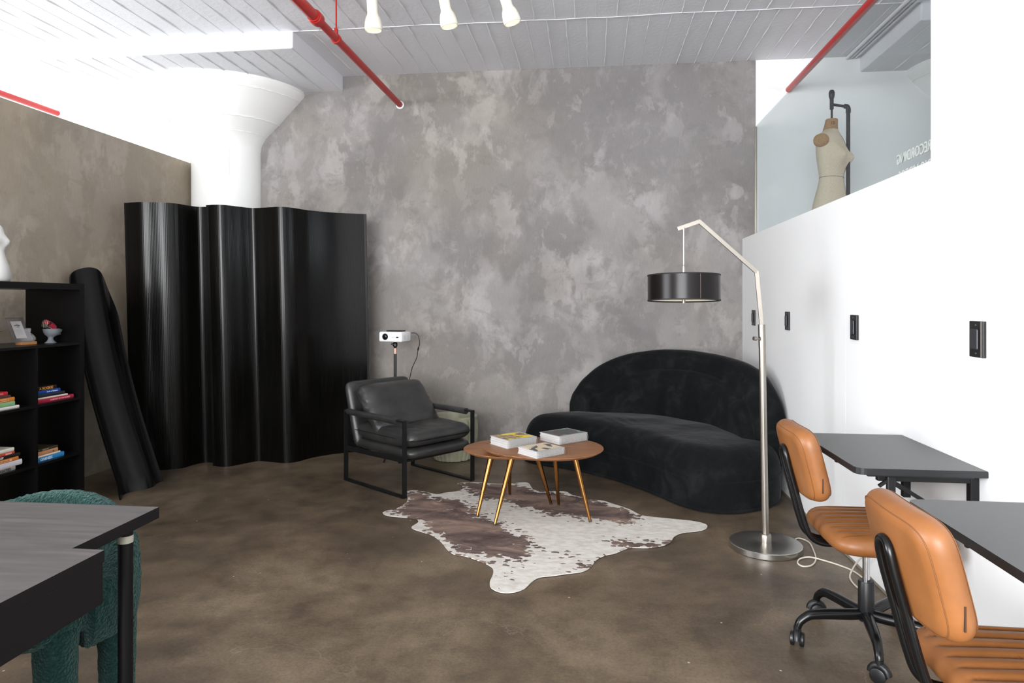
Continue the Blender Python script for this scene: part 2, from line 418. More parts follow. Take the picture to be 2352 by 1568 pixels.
m_winframe = simple('window_frame_paint', 'dcdcda', 0.5)
m_sticker = simple('white_sticker', 'a8a698', 0.6)

# ------------------------------------------------------------------ the room
CEIL = 3.54; YB = 6.377; XP = 1.367; XPB = 1.60; TOPP = 1.93
obj('floor', B(-7.6, 7.1, -4.6, 6.6, -0.12, 0), m_floor, kind='structure')
# ceiling: board-marked concrete, raised fins between the boards
bm = B(-7.6, 7.1, -4.6, 6.6, CEIL, CEIL+0.15)
def fins(bm, x0, x1, y0, y1, z, step, off=0.0, seg=0.12):
    x = x0+off
    while x < x1:
        y = y0; jx = random.uniform(-0.008, 0.008)
        keep = random.random()
        n = max(2, int((y1-y0)/seg)); pts = []
        for i in range(n+1):
            pts.append((x+jx+random.uniform(-0.003, 0.003), y0+(y1-y0)*i/n, random.choice((0.0005, 0.002, 0.005, 0.007)) if keep > 0.12 else random.uniform(0, 0.002)))
        for a, b in zip(pts, pts[1:]):
            wa = 0.0035+random.random()*0.0025
            v = [bm.verts.new(q) for q in ((a[0]-wa, a[1], z+0.002), (a[0]+wa, a[1], z+0.002), (a[0], a[1], z-a[2]-0.001),
                                           (b[0]-wa, b[1], z+0.002), (b[0]+wa, b[1], z+0.002), (b[0], b[1], z-b[2]-0.001))]
            bm.faces.new((v[0], v[3], v[5], v[2])); bm.faces.new((v[2], v[5], v[4], v[1]))
        x += step*(1+random.uniform(-0.04, 0.04))
fins(bm, -7.4, 7.0, 5.26, YB, CEIL, 0.157)
fins(bm, -7.4, 7.0, 2.6, 5.26, CEIL, 0.157, 0.06)
fins(bm, -7.4, 7.0, -1.2, 2.6, CEIL, 0.157, 0.02, 0.6)
for yy in (5.26, 2.6):
    pts = [(-7.4+i*0.21, yy+random.uniform(-0.006, 0.006), CEIL-random.uniform(0.0, 0.007)) for i in range(69)]
    tube(bm, pts, 0.0030, 5)
obj('ceiling', bm, m_ceil, kind='structure')
# back wall: grey plaster between the left wall and the glass, white beyond; cut round the column by simple overlap
obj('wall_back', B(-3.95, 1.484, YB, YB+0.2, 0, CEIL), m_plaster, kind='structure')
obj('wall_back_left', B(-7.6, -3.95, YB, YB+0.2, 0, CEIL), m_white, kind='structure')
obj('wall_back_right', B(1.484, 7.1, YB, YB+0.2, 0, CEIL), m_white, kind='structure')
obj('wall_left', B(-4.02, -3.896, 2.4, YB-0.001, 0, 2.72), m_plaster2, kind='structure')
# partition on the right, with its joints
bm = bmesh.new()
for y0, y1 in ((-1.5, 0.6), (0.603, 2.934)): bx(bm, XP, XPB, y0, y1, 0, CEIL)
for y0, y1 in ((2.934, 3.86), (3.863, YB)): bx(bm, XP, XPB, y0, y1, 0, TOPP)
bx(bm, XP+0.004, XPB-0.004, -1.4, 2.93, 0.01, 3.5); bx(bm, XP+0.004, XPB-0.004, 2.9, YB-0.01, 0.01, TOPP-0.01)
obj('wall_right', bm, m_white, kind='structure')
gl = B(1.478, 1.490, 2.934, YB-0.002, TOPP-0.02, 2.94)
o = obj('window_1', gl, m_glass, kind='structure')
obj('window_edge_strip', B(1.474, 1.494, YB-0.008, YB-0.0005, TOPP, 2.94), m_steel2, o)
# outer walls with tall windows (left side and rear), far right wall of the side room
def windowed(name, fixed, a0, a1, opens, axis, zs, n0):
    """wall perpendicular to X (axis 0) or Y (axis 1), openings list of (a, b)"""
    bm = bmesh.new(); t = 0.2; z0, z1 = zs; cur = a0
    def bb(a, b, za, zb):
        if b-a < 1e-4: return
        if axis == 0: bx(bm, min(fixed), max(fixed), a, b, za, zb)
        else: bx(bm, a, b, min(fixed), max(fixed), za, zb)
    for (a, b) in opens:
        bb(cur, a, 0, CEIL); bb(a, b, 0, z0); bb(a, b, z1, CEIL); cur = b
    bb(cur, a1, 0, CEIL)
    obj(name, bm, m_white, kind='structure')
    for k, (a, b) in enumerate(opens):
        fb = bmesh.new(); mid = sum(fixed)/2
        n = max(2, round((b-a)/0.8))
        for i in range(n+1):
            q = a+(b-a)*i/n; q = min(max(q, a+0.02), b-0.02)
            if axis == 0: bx(fb, mid-0.02, mid+0.02, q-0.02, q+0.02, z0, z1)
            else: bx(fb, q-0.02, q+0.02, mid-0.02, mid+0.02, z0, z1)
        for zz in (z0+0.02, (z0*0.35+z1*0.65), z1-0.02):
            if axis == 0: bx(fb, mid-0.018, mid+0.018, a, b, zz-0.02, zz+0.02)
            else: bx(fb, a, b, mid-0.018, mid+0.018, zz-0.02, zz+0.02)
        obj('window_%d' % (n0+k), fb, m_winframe, kind='structure')
windowed('wall_window_side', (-7.8, -7.6), -4.6, 6.6, [(-2.2, 2.6), (3.4, 6.1)], 0, (0.85, 3.3), 2)
windowed('wall_rear', (-4.8, -4.6), -7.6, 7.1, [(-3.9, 0.7)], 1, (0.85, 3.2), 4)
windowed('wall_far_right', (7.1, 7.3), -4.6, 6.6, [(2.9, 5.6)], 0, (1.2, 3.2), 5)
obj('trim_1', B(XP-0.004, XP-0.0005, 2.0, YB, 0.0, 0.012), simple('floor_caulk_line', '8a8375', 0.7), kind='structure')
# mushroom columns with square drop panels
def column(cx, nm, tr):
    prof = [(0.335, 0), (0.335, 2.82), (0.345, 2.88), (0.392, 2.96), (0.455, 3.02), (0.52, 3.08), (0.592, 3.155), (0.655, 3.22), (0.72, 3.285), (0.775, 3.345), (0.785, 3.37), (0.78, 3.385)]
    bm = bmesh.new(); lathe(bm, [(r, z) for r, z in prof] + [(0.775, 3.41)], cx, YB, 64)
    # raised form-board seams on the capital
    for r, z in ((0.40, 2.97), (0.735, 3.30), (0.525, 3.08)):
        tube(bm, [(cx+(r+0.002)*math.cos(a*PI/32), YB+(r+0.002)*math.sin(a*PI/32), z+0.004*math.sin(a*3.1)) for a in range(64)], 0.004, 5, closed=True)
    for a in (-1.78, 0.4):
        pts = [(cx+(r+0.001)*math.cos(a), YB+(r+0.001)*math.sin(a), z) for r, z in prof[2:10]]
        tube(bm, pts, 0.0028, 5)
    for a in (-1.75, -1.05): tube(bm, [(cx+0.336*math.cos(a), YB+0.336*math.sin(a), z) for z in (2.55, 2.7, 2.86)], 0.004, 5)
    obj('wall_column_%s' % nm, bm, m_col, kind='structure', smooth=35)
    bm = B(cx-1.17, cx+1.17, YB-1.124, YB+0.19, 3.40, CEIL+0.02, bev=0.012)
    fins(bm, cx-1.12, cx+1.12, YB-1.10, YB, 3.40, 0.157, 0.05)
    obj('ceiling_drop_panel_%s' % nm, bm, m_ceil, kind='structure')
column(-3.55, 'left', 0); column(3.55, 'right', 0)

# sprinkler pipes
def pipe(x, z, y0, label, clamp=None, thick=None):
    t = thing('sprinkler_pipe', label, 'pipe', (x, YB, z))
    bm = bmesh.new()
    tube(bm, [(0, 0.0, 0), (0, y0-YB, 0)], 0.028, 20)
    obj('pipe', bm, m_red, t, smooth=40)
    bm = bmesh.new(); lathe(bm, [(0.034, 0), (0.04, 0.006), (0.034, 0.012)], 0, 0, 20)
    bmesh.ops.rotate(bm, matrix=Matrix.Rotation(PI/2, 3, 'X'), verts=bm.verts)
    obj('wall_collar', bm, m_col, t, smooth=40)
    if clamp:
        yk = clamp-YB
        bm = bmesh.new(); tube(bm, [(0, yk-0.016, 0), (0, yk+0.016, 0)], 0.036, 20)
        bx(bm, -0.012, 0.012, yk-0.014, yk+0.014, 0.03, 0.075, 0.004)
        k = obj('clamp', bm, m_red, t, smooth=40)
        bm = bmesh.new(); tube(bm, [(0, yk, 0.05), (0, yk, CEIL-z)], 0.006, 10)
        obj('hanger_rod', bm, m_red, k, smooth=40)
    if thick:
        yk = thick-YB
        bm = bmesh.new(); tube(bm, [(0, y0-YB, 0), (0, yk, 0)], 0.036, 20)
        obj('wide_pipe', bm, m_red, t, smooth=40)
        bm = bmesh.new()
        tube(bm, [(0, yk+0.05, 0), (0, yk+0.035, 0), (0, yk+0.03, 0), (0, yk-0.03, 0), (0, yk-0.035, 0), (0, yk-0.05, 0)], [0.034, 0.042, 0.047, 0.047, 0.042, 0.042], 24)
        obj('reducer_coupling', bm, m_red, t, smooth=40)
    return t
pipe(-1.811, 3.245, -1.0, 'red sprinkler pipe above the armchair, running from the grey wall past the spotlights', clamp=4.72, thick=4.36)
pipe(1.769, 3.262, -1.0, 'red sprinkler pipe above the glass panel on the right', thick=3.25)
pipe(-5.38, 3.275, -1.0, 'red sprinkler pipe over the left plaster wall in the bright area')
# conduits beside the right drop panel
for k, (x, r) in enumerate(((2.335, 0.011), (2.30, 0.011), (2.262, 0.014))):
    bm = bmesh.new(); tube(bm, [(0, 0, 0), (0, -4.0, 0)], r, 10)
    o = obj('ceiling_conduit', bm, m_ceil, smooth=40); o.location = (x, YB-0.02, CEIL-r-0.004)
    tag(o, ['white ceiling conduit next to the right drop panel', 'middle one of three white conduits beyond the glass', 'outermost white conduit from the drop panel, nearest the red pipe'][k], 'conduit', 'conduits on the ceiling beyond the glass')

# track lights
tr = thing('light_track', 'white ceiling track that carries the three cream spotlights', 'track', (-1.0, 4.5, CEIL))
obj('rail', B(-1.3, 1.3, -0.018, 0.018, -0.035, -0.0005, 0.003), m_plug, tr)
def spot(x, tilt, label):
    t = thing('track_spotlight', label, 'spotlight', (x, 4.5, CEIL-0.035), 0, 'cream spotlights on the ceiling track')
    obj('adapter', B(-0.05, 0.05, -0.017, 0.017, -0.03, -0.0005, 0.004), m_cream, t)
    bm = bmesh.new(); tube(bm, [(0, 0, -0.03), (0, 0, -0.085)], 0.009, 12); obj('stem', bm, m_cream, t, smooth=40)
    bm = bmesh.new()
    prof = [(.014, 0), (.030, -.004), (.036, -.02), (.0365, -.105), (.039, -.12), (.050, -.142), (.057, -.17), (.060, -.20), (.058, -.222), (.053, -.225), (.048, -.20)]
    lathe(bm, prof[::-1], 0, 0, 36)
    bmesh.ops.rotate(bm, matrix=Matrix.Rotation(tilt[0], 3, 'Y') @ Matrix.Rotation(tilt[1], 3, 'X'), verts=bm.verts)
    bmesh.ops.translate(bm, vec=(0, 0, -0.075), verts=bm.verts)
    h = obj('lamp_head', bm, m_cream, t, smooth=50)
    bm = bmesh.new(); lathe(bm, [(.001, -.219), (.0535, -.219)], 0, 0, 36, cap0=False, cap1=False)
    bmesh.ops.rotate(bm, matrix=Matrix.Rotation(tilt[0], 3, 'Y') @ Matrix.Rotation(tilt[1], 3, 'X'), verts=bm.verts)
    bmesh.ops.translate(bm, vec=(0, 0, -.075), verts=bm.verts); obj('glowing_lens', bm, m_glow, h)
spot(-1.475, (-0.04, 0.05), 'cream bell-shaped spotlight nearest the red pipe, pointing straight down')
spot(-0.985, (-0.20, 0.08), 'middle cream spotlight on the ceiling track')
spot(-0.58, (-0.30, 0.10), 'rightmost cream spotlight on the ceiling track, tilted to the right')

# ------------------------------------------------------------------ black wavy screens
def screen(pts, hgt, label, lean):
    P = catmull(pts, 14); t = 0.012
    bm = bmesh.new(); uvl = bm.loops.layers.uv.new('UVMap')
    ln = [0]
    for a, b in zip(P, P[1:]): ln.append(ln[-1]+(b-a).length)
    o0 = P[0].copy(); fr = []; 
    nz = 12
    def nrm(i):
        d = P[min(i+1, len(P)-1)]-P[max(i-1, 0)]; return Vector((-d.y, d.x, 0)).normalized()
    grid = {}
    for side in (0, 1):
        for i, p in enumerate(P):
            for k in range(nz+1):
                z = hgt*k/nz
                grid[side, i, k] = bm.verts.new(p-o0 + nrm(i)*t*(side-0.5) + Vector((lean[0]*z/hgt, lean[1]*z/hgt, z)))
    def f(vs, us):
        fc = bm.faces.new(vs)
        for lp, u in zip(fc.loops, us): lp[uvl].uv = u
    for i in range(len(P)-1):
        for k in range(nz):
            us = [(ln[i], hgt*k/nz), (ln[i+1], hgt*k/nz), (ln[i+1], hgt*(k+1)/nz), (ln[i], hgt*(k+1)/nz)]
            f([grid[0, i, k], grid[0, i+1, k], grid[0, i+1, k+1], grid[0, i, k+1]], us)
            f([grid[1, i, k], grid[1, i, k+1], grid[1, i+1, k+1], grid[1, i+1, k]], [us[0], us[3], us[2], us[1]])
        for k, rev in ((0, True), (nz, False)):
            q = [grid[0, i, k], grid[0, i+1, k], grid[1, i+1, k], grid[1, i, k]]
            f(q[::-1] if rev else q, [(ln[i], 0)]*4)
    for i, rev in ((0, False), (len(P)-1, True)):
        for k in range(nz):
            q = [grid[0, i, k], grid[0, i, k+1], grid[1, i, k+1], grid[1, i, k]]
            f(q[::-1] if rev else q, [(ln[i], 0)]*4)
    root = thing('wavy_screen', label, 'screen', o0, 0, 'black wavy screens in the corner')
    root.location.z = 0
    obj('tambour_sheet', bm, m_tamb, root, smooth=50)
    for i in (0, len(P)-1):
        eb = bmesh.new(); q = P[i]-o0
        obx(eb, q + Vector((0, 0, 0.0)), q + Vector((lean[0], lean[1], hgt)), 0.02, 0.02, Vector((1, 0, 0)))
        obj('edge_strip', eb, m_blacklac, root)
    return root

screen([(-3.700, 5.17, 0), (-3.57, 5.14, 0), (-3.49, 5.16, 0), (-3.39, 5.19, 0), (-3.32, 5.25, 0), (-3.295, 5.36, 0), (-3.26, 5.44, 0), (-3.21, 5.46, 0), (-3.14, 5.45, 0)], 2.155,
       'black wavy screen at the left wall, behind the leaning curved panel', (-0.01, -0.07))
screen([(-3.10, 5.35, 0), (-3.03, 5.33, 0), (-2.96, 5.35, 0), (-2.895, 5.45, 0), (-2.82, 5.55, 0), (-2.69, 5.535, 0), (-2.56, 5.51, 0), (-2.48, 5.57, 0), (-2.405, 5.74, 0), (-2.24, 5.92, 0), (-2.0, 6.045, 0)], 2.155,
       'black wavy screen directly behind the leather armchair', (-0.03, -0.05))

# leaning curved panel with a rounded top
def leaning_panel():
    L = 1.70; W = 0.50
    a = Vector((-3.29, 4.60, 0.0)); top = Vector((-3.845, 4.77, 1.60))
    up = (top-a).normalized(); side = Vector((0.06, 1, 0)); side = (side-up*side.dot(up)).normalized(); n = up.cross(side).normalized()
    if n.x < 0: n = -n
    bm = bmesh.new(); uvl = bm.loops.layers.uv.new('UVMap'); NU, NV = 36, 60; g = {}
    for s in (0, 1):
        for i in range(NU+1):
            for j in range(NV+1):
                u = -1+2*i/NU; v = 1-(1-j/NV)**1.9
                h = L*v
                # half-elliptic rounded head over the upper 30 %
                k = max(0, (h-(L-0.42))/0.42)
                hw = W/2*math.sqrt(max(0.0004, 1-k**2.0))
                uu = u*hw/(W/2); off = 0.034*math.sin(PI*1.5*uu+.3) + 0.03*uu*uu
                off += -0.05*math.sin(PI*v)
                p = a + up*h + side*(u*hw) + n*(off + (0.012 if s else 0.0) + 0.045)
                if j == 0: p.z = 0.0
                g[s, i, j] = (p-a, u*hw, h)
    V = {k: bm.verts.new(v[0]) for k, v in g.items()}
    def f(q):
        fc = bm.faces.new([V[k] for k in q])
        for lp, k in zip(fc.loops, q): lp[uvl].uv = (g[k][1], g[k][2])
    for i in range(NU):
        for j in range(NV):
            q = [(0, i, j), (0, i+1, j), (0, i+1, j+1), (0, i, j+1)]; f(q[::-1])
            f([(1, a, b) for _, a, b in q])
        f([(0, i, 0), (0, i+1, 0), (1, i+1, 0), (1, i, 0)]); f([(1, i, NV), (1, i+1, NV), (0, i+1, NV), (0, i, NV)])
    for j in range(NV):
        f([(1, 0, j), (0, 0, j), (0, 0, j+1), (1, 0, j+1)]); f([(0, NU, j), (1, NU, j), (1, NU, j+1), (0, NU, j+1)])
    bmesh.ops.recalc_face_normals(bm, faces=bm.faces)
    o = obj('leaning_panel', bm, m_blacklac, smooth=50); o.location = a
    tag(o, 'black curved panel with a rounded top leaning on the left wall beside the bookshelf', 'panel')
leaning_panel()

# ------------------------------------------------------------------ bookshelf and what stands on it
XF = -3.274; XBK = -3.66; Y1 = 4.10
PIT = 0.354
zfl = [0.038+i*PIT for i in range(4)]
t = thing('bookshelf', 'black open cube bookshelf against the left wall', 'bookshelf', (XF, Y1, 0))
def shelf_part(n, y0, y1, z0, z1, bev=0.0): obj(n, B(XBK-XF, 0, y0-Y1, y1-Y1, z0, z1, bev), m_shelf, t)
Y0 = Y1-1.47
shelf_part('side_panel', Y1-0.038, Y1, 0, 1.438); shelf_part('side_panel', Y0, Y0+0.038, 0, 1.438)
shelf_part('top_panel', Y0, Y1, 1.438, 1.476); shelf_part('bottom_panel', Y0+0.038, Y1-0.038, 0, 0.038)
for k in (1, 2, 3): shelf_part('shelf', Y0+0.038, Y1-0.038, zfl[k]-0.016, zfl[k])
for k in (1, 2, 3):
    y = Y1-0.038-k*PIT
    for r in range(4):
        if r == 3 and k == 1: continue
        shelf_part('divider', y, y+0.016, zfl[r], zfl[r]+0.338)
mats = {}
def flat(c, rough=0.5):
    if (c, rough) not in mats: mats[c, rough] = simple('cover_'+c, c, rough)
    return mats[c, rough]
def book(y0, y1, z, th, colour, label, x=-3.30, depth=0.155, words=None, wcol='f2e6d8', wsize=0.6, band=None, wpos=0.5, group=None, rot=0.0):
    t = thing('book', label, 'book', (x, (y0+y1)/2, z), rot, group)
    L = (y1-y0)/2; cm = flat(colour, 0.45)
    bm = bmesh.new()
    bx(bm, -depth, 0.0, -L, L, 0, 0.0018, 0.0006); bx(bm, -depth, 0, -L, L, th-0.0018, th, 0.0006)
    # rounded spine
    sp = [(-0.0015, 0), (0.001, 0.0), (0.003, th*0.25), (0.0035, th*0.5), (0.003, th*0.75), (0.001, th), (-0.0015, th)]
    loft(bm, [[(px, yy, pz) for px, pz in sp] for yy in (-L, L)])
    bmesh.ops.recalc_face_normals(bm, faces=bm.faces)
    obj('cover', bm, cm, t)
    obj('pages', B(-depth+0.004, -0.002, -L+0.003, L-0.003, 0.0019, th-0.0019), m_pages, t)
    if band: obj('spine_label', B(0.0025, 0.0043, -L*band[1]-L*0+L*band[0], L*band[1]+L*band[0], th*0.2, th*0.75), flat(band[2]), t)
    if words:
        M = basis((0.0046, L*(wpos*2-1), th*0.48), (0, 1, 0), (0, 0, 1), (1, 0, 0))
        text('spine_lettering', words, th*wsize*1.35, M, flat(wcol), t, 0.0004)
    return t
def stack(g, z, y0, items, x=-3.30):
    for (y1, th, colr, label, kw) in items:
        book(kw.pop('y0', y0), y1, z, th, colr, label, x=x+kw.pop('dx', 0), group=g, **kw); z += th+0.0004
z2, z1_, zt = zfl[2]+0.0005, zfl[1]+0.0005, zfl[3]+0.0005
stack('books in the upper right cube', z2, 3.752, [
    (4.035, .023, 'a8223f', 'crimson book lying at the bottom of the upper right stack', dict(words='A HISTORY OF THE WORLD', wcol='f0b0b8', wsize=.4, wpos=.6)),
    (3.985, .010, 'e6d8c6', 'thin cream book on the crimson one', {}),
    (3.962, .020, '1f2430', 'dark navy book in the middle of the upper right stack', {}),
    (3.925, .022, '12408c', 'blue book second from the top of the upper right stack', dict(words='South of Summer', wcol='c7dcff', wsize=.42, wpos=.62)),
    (3.895, .023, '17130f', 'black book with orange lettering, topmost in the upper right stack', dict(words='A ROOKIE', wcol='e39a4a', wsize=.75, wpos=.42))])
stack('books in the lower right cube', z1_, 3.752, [
    (3.955, .027, '2f86c4', 'bright blue book at the bottom of the lower right stack', dict(words='ONENESS', wcol='e6f4ff', wsize=.6, wpos=.3)),
    (3.925, .010, 'e7dfc4', 'thin cream book on the bright blue one', {}),
    (3.905, .025, 'c48a66', 'peach book with a dark dot on its spine', dict(words='o', wcol='3a2416', wsize=.6, wpos=.75)),
    (3.905, .014, '3a3620', 'dark olive book on the peach one', dict(words='SERMONS', wcol='9a9270', wsize=.6, wpos=.35))])
stack('books in the upper left cube', z2, 3.40, [
    (3.615, .016, 'ded9d6', 'white book at the bottom of the upper left stack', {}),
    (3.585, .026, '7fae7c', 'pale green book in the upper left stack', {}),
    (3.583, .024, 'c97c28', 'orange book above the green one', dict(band=(.1, .45, 'eab68a'), words='BEST MANAGER', wcol='a8501c', wsize=.38, wpos=.52)),
    (3.555, .015, '4b3a36', 'thin brown book near the top of the upper left stack', {}),
    (3.535, .021, 'b81f28', 'red book topmost in the upper left stack', dict(words='STORIES', wcol='e08a84', wsize=.45, wpos=.6))])
stack('books in the lower left cube', z1_, 3.40, [
    (3.588, .022, '93908a', 'grey book with dark lettering at the bottom of the lower left stack', dict(words='EIGHTIES', wcol='2b2926', wsize=.7, wpos=.6)),
    (3.635, .030, 'cfcad2', 'thick lilac white book in the lower left stack', {}),
    (3.610, .021, 'c9742a', 'orange book above the thick lilac white one', dict(band=(.1, .45, 'eab68a'), words='BEST MANAGER', wcol='a8501c', wsize=.38, wpos=.52)),
    (3.622, .019, '151313', 'black book with white lettering in the lower left stack', dict(words='NEVER UP', wcol='d8d4d0', wsize=.75, wpos=.28)),
    (3.582, .017, 'b6493c', 'brick red book with a pink label in the lower left stack', dict(band=(.55, .22, 'e2a093'))),
    (3.580, .020, 'dcd9cc', 'off-white book topmost in the lower left stack', {})])
b = book(3.40, 3.64, z1_+.0936, .0165, '1d1a15', 'dark book with a yellow mark behind the brick red one', x=-3.455, depth=.15, group='books in the lower left cube')

# sign holder, heads, plant in the top compartment
t = thing('sign_holder', 'clear acrylic sign holder with a white card and oak base', 'sign holder', (-3.40, 3.76, zt), 0.0)
obj('wooden_base', B(-0.02, 0.022, -0.04, 0.075, 0, 0.018, 0.002), m_wood, t)
def tilt(y, x0=0.0, z0=0.012, ang=0.40): return basis((x0, y, z0), (0, 1, 0), (-math.sin(ang), 0, math.cos(ang)), (math.cos(ang), 0, math.sin(ang)))
bm = B(-0.065, 0.065, 0, 0.165, -0.0015, 0.0015); bmesh.ops.transform(bm, matrix=tilt(0.0), verts=bm.verts); obj('acrylic_sheet', bm, m_acry, t)
bm = B(-0.042, 0.036, 0.03, 0.14, 0.002, 0.0026); bmesh.ops.transform(bm, matrix=tilt(0.0), verts=bm.verts); k = obj('card', bm, m_paper, t)
dk = flat('1c1c1e', 0.7)
text('card_lettering', 'WORK.', 0.013, tilt(0) @ Matrix.Translation((-0.002, 0.112, 0.003)), dk, k)
text('card_lettering', 'by\n\n\nsay hello', 0.006, tilt(0) @ Matrix.Translation((-0.002, 0.112, 0.003)), dk, k)
bm = bmesh.new()
for yy, l in ((0.083, .02), (0.074, .026), (0.065, .022), (0.056, .018)): bx(bm, -l, l-0.005, yy, yy+0.0012, 0.0027, 0.0031)
bmesh.ops.transform(bm, matrix=tilt(0), verts=bm.verts); obj('card_lines', bm, flat('8a8a90', 0.7), k)
# white mask-like head lying half behind
def blob(name, rings, m, parent, seg=28, smooth=True):
    """rings: (cx, cy, z, rx, ry)"""
    bm = bmesh.new(); loft(bm, [[(cx+rx*math.cos(2*PI*k/seg), cy+ry*math.sin(2*PI*k/seg), z) for k in range(seg)] for cx, cy, z, rx, ry in rings])
    return obj(name, bm, m, parent, smooth=smooth)
t = thing('head_planter', 'white face-shaped pot behind the oak sign base', 'planter', (-3.52, 3.88, zt), -0.5)
bm = bmesh.new()
rg = []
for z, rx, ry, cy in ((0, .034, .038, .004), (.004, .040, .046, .006), (.02, .046, .052, .012), (.035, .046, .050, .012), (.05, .048, .046, .006), (.065, .049, .042, 0), (.08, .050, .045, 0), (.092, .048, .044, 0), (.094, .044, .040, 0), (.07, .040, .036, 0)):
    r = []
    for k in range(36):
        a = 2*PI*k/36; e = math.exp(-((a-PI/2)/0.22)**2)*(.014 if .032 < z < .055 else .004) + math.exp(-((a-PI/2)/0.35)**2)*(.008 if .012 < z < .03 else 0)
        ec = sum(math.exp(-((a-PI/2-s*.42)/.16)**2) for s in (-1, 1))*(.008 if .045 < z < .07 else 0)
        r.append((rx*math.cos(a)*(1-ec*9), cy+(ry+e-ec)*math.sin(a), z))
    rg.append(r)
loft(bm, rg); obj('face', bm, m_matwhite, t, smooth=True)
blob('closed_eye', [(0.016, 0.040, .052, .007, .004), (0.016, 0.042, .055, .009, .005), (0.016, 0.040, .058, .006, .004)], dk, t, 10)
# grey bust fragment
t = thing('half_head_bowl', 'grey cast of a mouth and chin on a foot, holding a rolled fabric', 'bowl', (-3.39, 3.955, zt), 0.0)
rg = []
for z, r0, cy in ((0, .034, 0), (.003, .034, 0), (.012, .022, 0), (.025, .015, 0), (.035, .016, .001), (.044, .026, .006), (.052, .038, .010), (.062, .044, .010), (.070, .046, .008), (.082, .047, .006), (.090, .046, .004), (.0905, .040, .004), (.078, .034, .004)):
    r = []
    for k in range(40):
        a = 2*PI*k/40; e = 0
        if .046 < z < .092:
            g = math.exp(-((a-PI*0.42)/0.5)**2)
            e = g*.020*(1 if .048 < z < .058 else 0.0) + g*.016*(1 if .065 < z < .072 else 0) + g*.020*(1 if .078 < z < .085 else 0) + g*.006*(1 if .060 < z < .064 else 0)
        r.append((.9*(r0+e)*math.cos(a), cy+(r0+e)*1.05*math.sin(a), z))
    rg.append(r)
bm = bmesh.new(); loft(bm, rg); obj('face_bowl', bm, m_matgrey, t, smooth=True)
M = Mat('patterned_ribbon_fabric', rough=0.8); sx = M.node('ShaderNodeTexWave'); sx.inputs['Scale'].default_value = 28; M.l.new(M.tc.outputs['Object'], sx.inputs['Vector'])
mp = M.ramp(M.noise(24, 1), [(0.45, '14130f'), (0.53, '9c1232')], 'CONSTANT'); M.col(M.mix(M.ramp(sx.outputs[0], [(0.86, 0.0), (0.9, 1.0)]), mp, 'a8a890'))
bm = bmesh.new(); tube(bm, catmull([(0, .022, 0.090), (0, 0.0, .106), (0, -.026, .118), (0, -.048, .124)], 5), [.014]*1+[.025]*13+[.027]*1+[.014], 16); o = obj('rolled_fabric', bm, M.m, smooth=True)
tag(o, 'red and black patterned roll of fabric stuck in the grey bowl', 'fabric roll'); o.location = (-3.39, 3.955, zt)
t = thing('potted_plant', 'small green leafy plant at the left edge of the top compartment', 'plant', (-3.5, 3.60, zt))
bm = bmesh.new(); lathe(bm, [(.03, 0), (.038, .05), (.04, .06), (.035, .06), (.033, .05)], 0, 0, 24); obj('pot', bm, m_matwhite, t, smooth=40)
bm = bmesh.new()
for k in range(46):
    a = random.uniform(0, 2*PI); l = random.uniform(.06, .13); e = random.uniform(.2, 1.2); w_ = .010
    p0 = Vector((random.uniform(-.015, .015), random.uniform(-.015, .015), .05)); d = Vector((math.cos(a)*math.sin(e), math.sin(a)*math.sin(e), math.cos(e))); s = d.cross(Vector((0, 0, 1))).normalized()
    q = [p0, p0+d*l*.5+s*w_, p0+d*l+Vector((0, 0, -.02)), p0+d*l*.5-s*w_]
    vs = [bm.verts.new(x) for x in q]; bm.faces.new(vs)
obj('leaves', bm, m_leaf, t)
# white torso vase on top
t = thing('torso_vase', 'white female torso vase standing on top of the bookshelf', 'vase', (-3.455, 3.62, 1.4765), 0)
rg = []
for z, a, b_, sh in ((0, .080, .055, 0), (.02, .086, .060, 0), (.05, .086, .062, 0), (.09, .078, .058, 0), (.13, .062, .048, 0), (.16, .050, .042, 0), (.185, .047, .040, 0), (.205, .052, .043, 0), (.225, .062, .048, 0), (.245, .065, .050, 0), (.265, .060, .045, 0), (.285, .050, .036, 0), (.305, .046, .032, 0), (.32, .040, .028, 0), (.332, .026, .022, 0), (.338, .018, .018, 0), (.338, .013, .013, 0), (.30, .012, .012, 0)):
    r = []
    for k in range(48):
        an = 2*PI*k/48; e = 0
        for s in (-1, 1): e += .028*math.exp(-((an-PI*0-(s*.75 if an < PI else s*.75+0))**2)/.10) * math.exp(-((z-.235)/.026)**2)
        e2 = sum(.019*math.exp(-((((an-s*.7+PI) % (2*PI))-PI)/.36)**2) for s in (-1, 1))*math.exp(-((z-.235)/.026)**2)
        r.append(((b_+e2)*math.cos(an), (a+e2*.5)*math.sin(an), z))
    rg.append(r)
bm = bmesh.new(); loft(bm, rg); obj('torso', bm, m_matwhite, t, smooth=True)

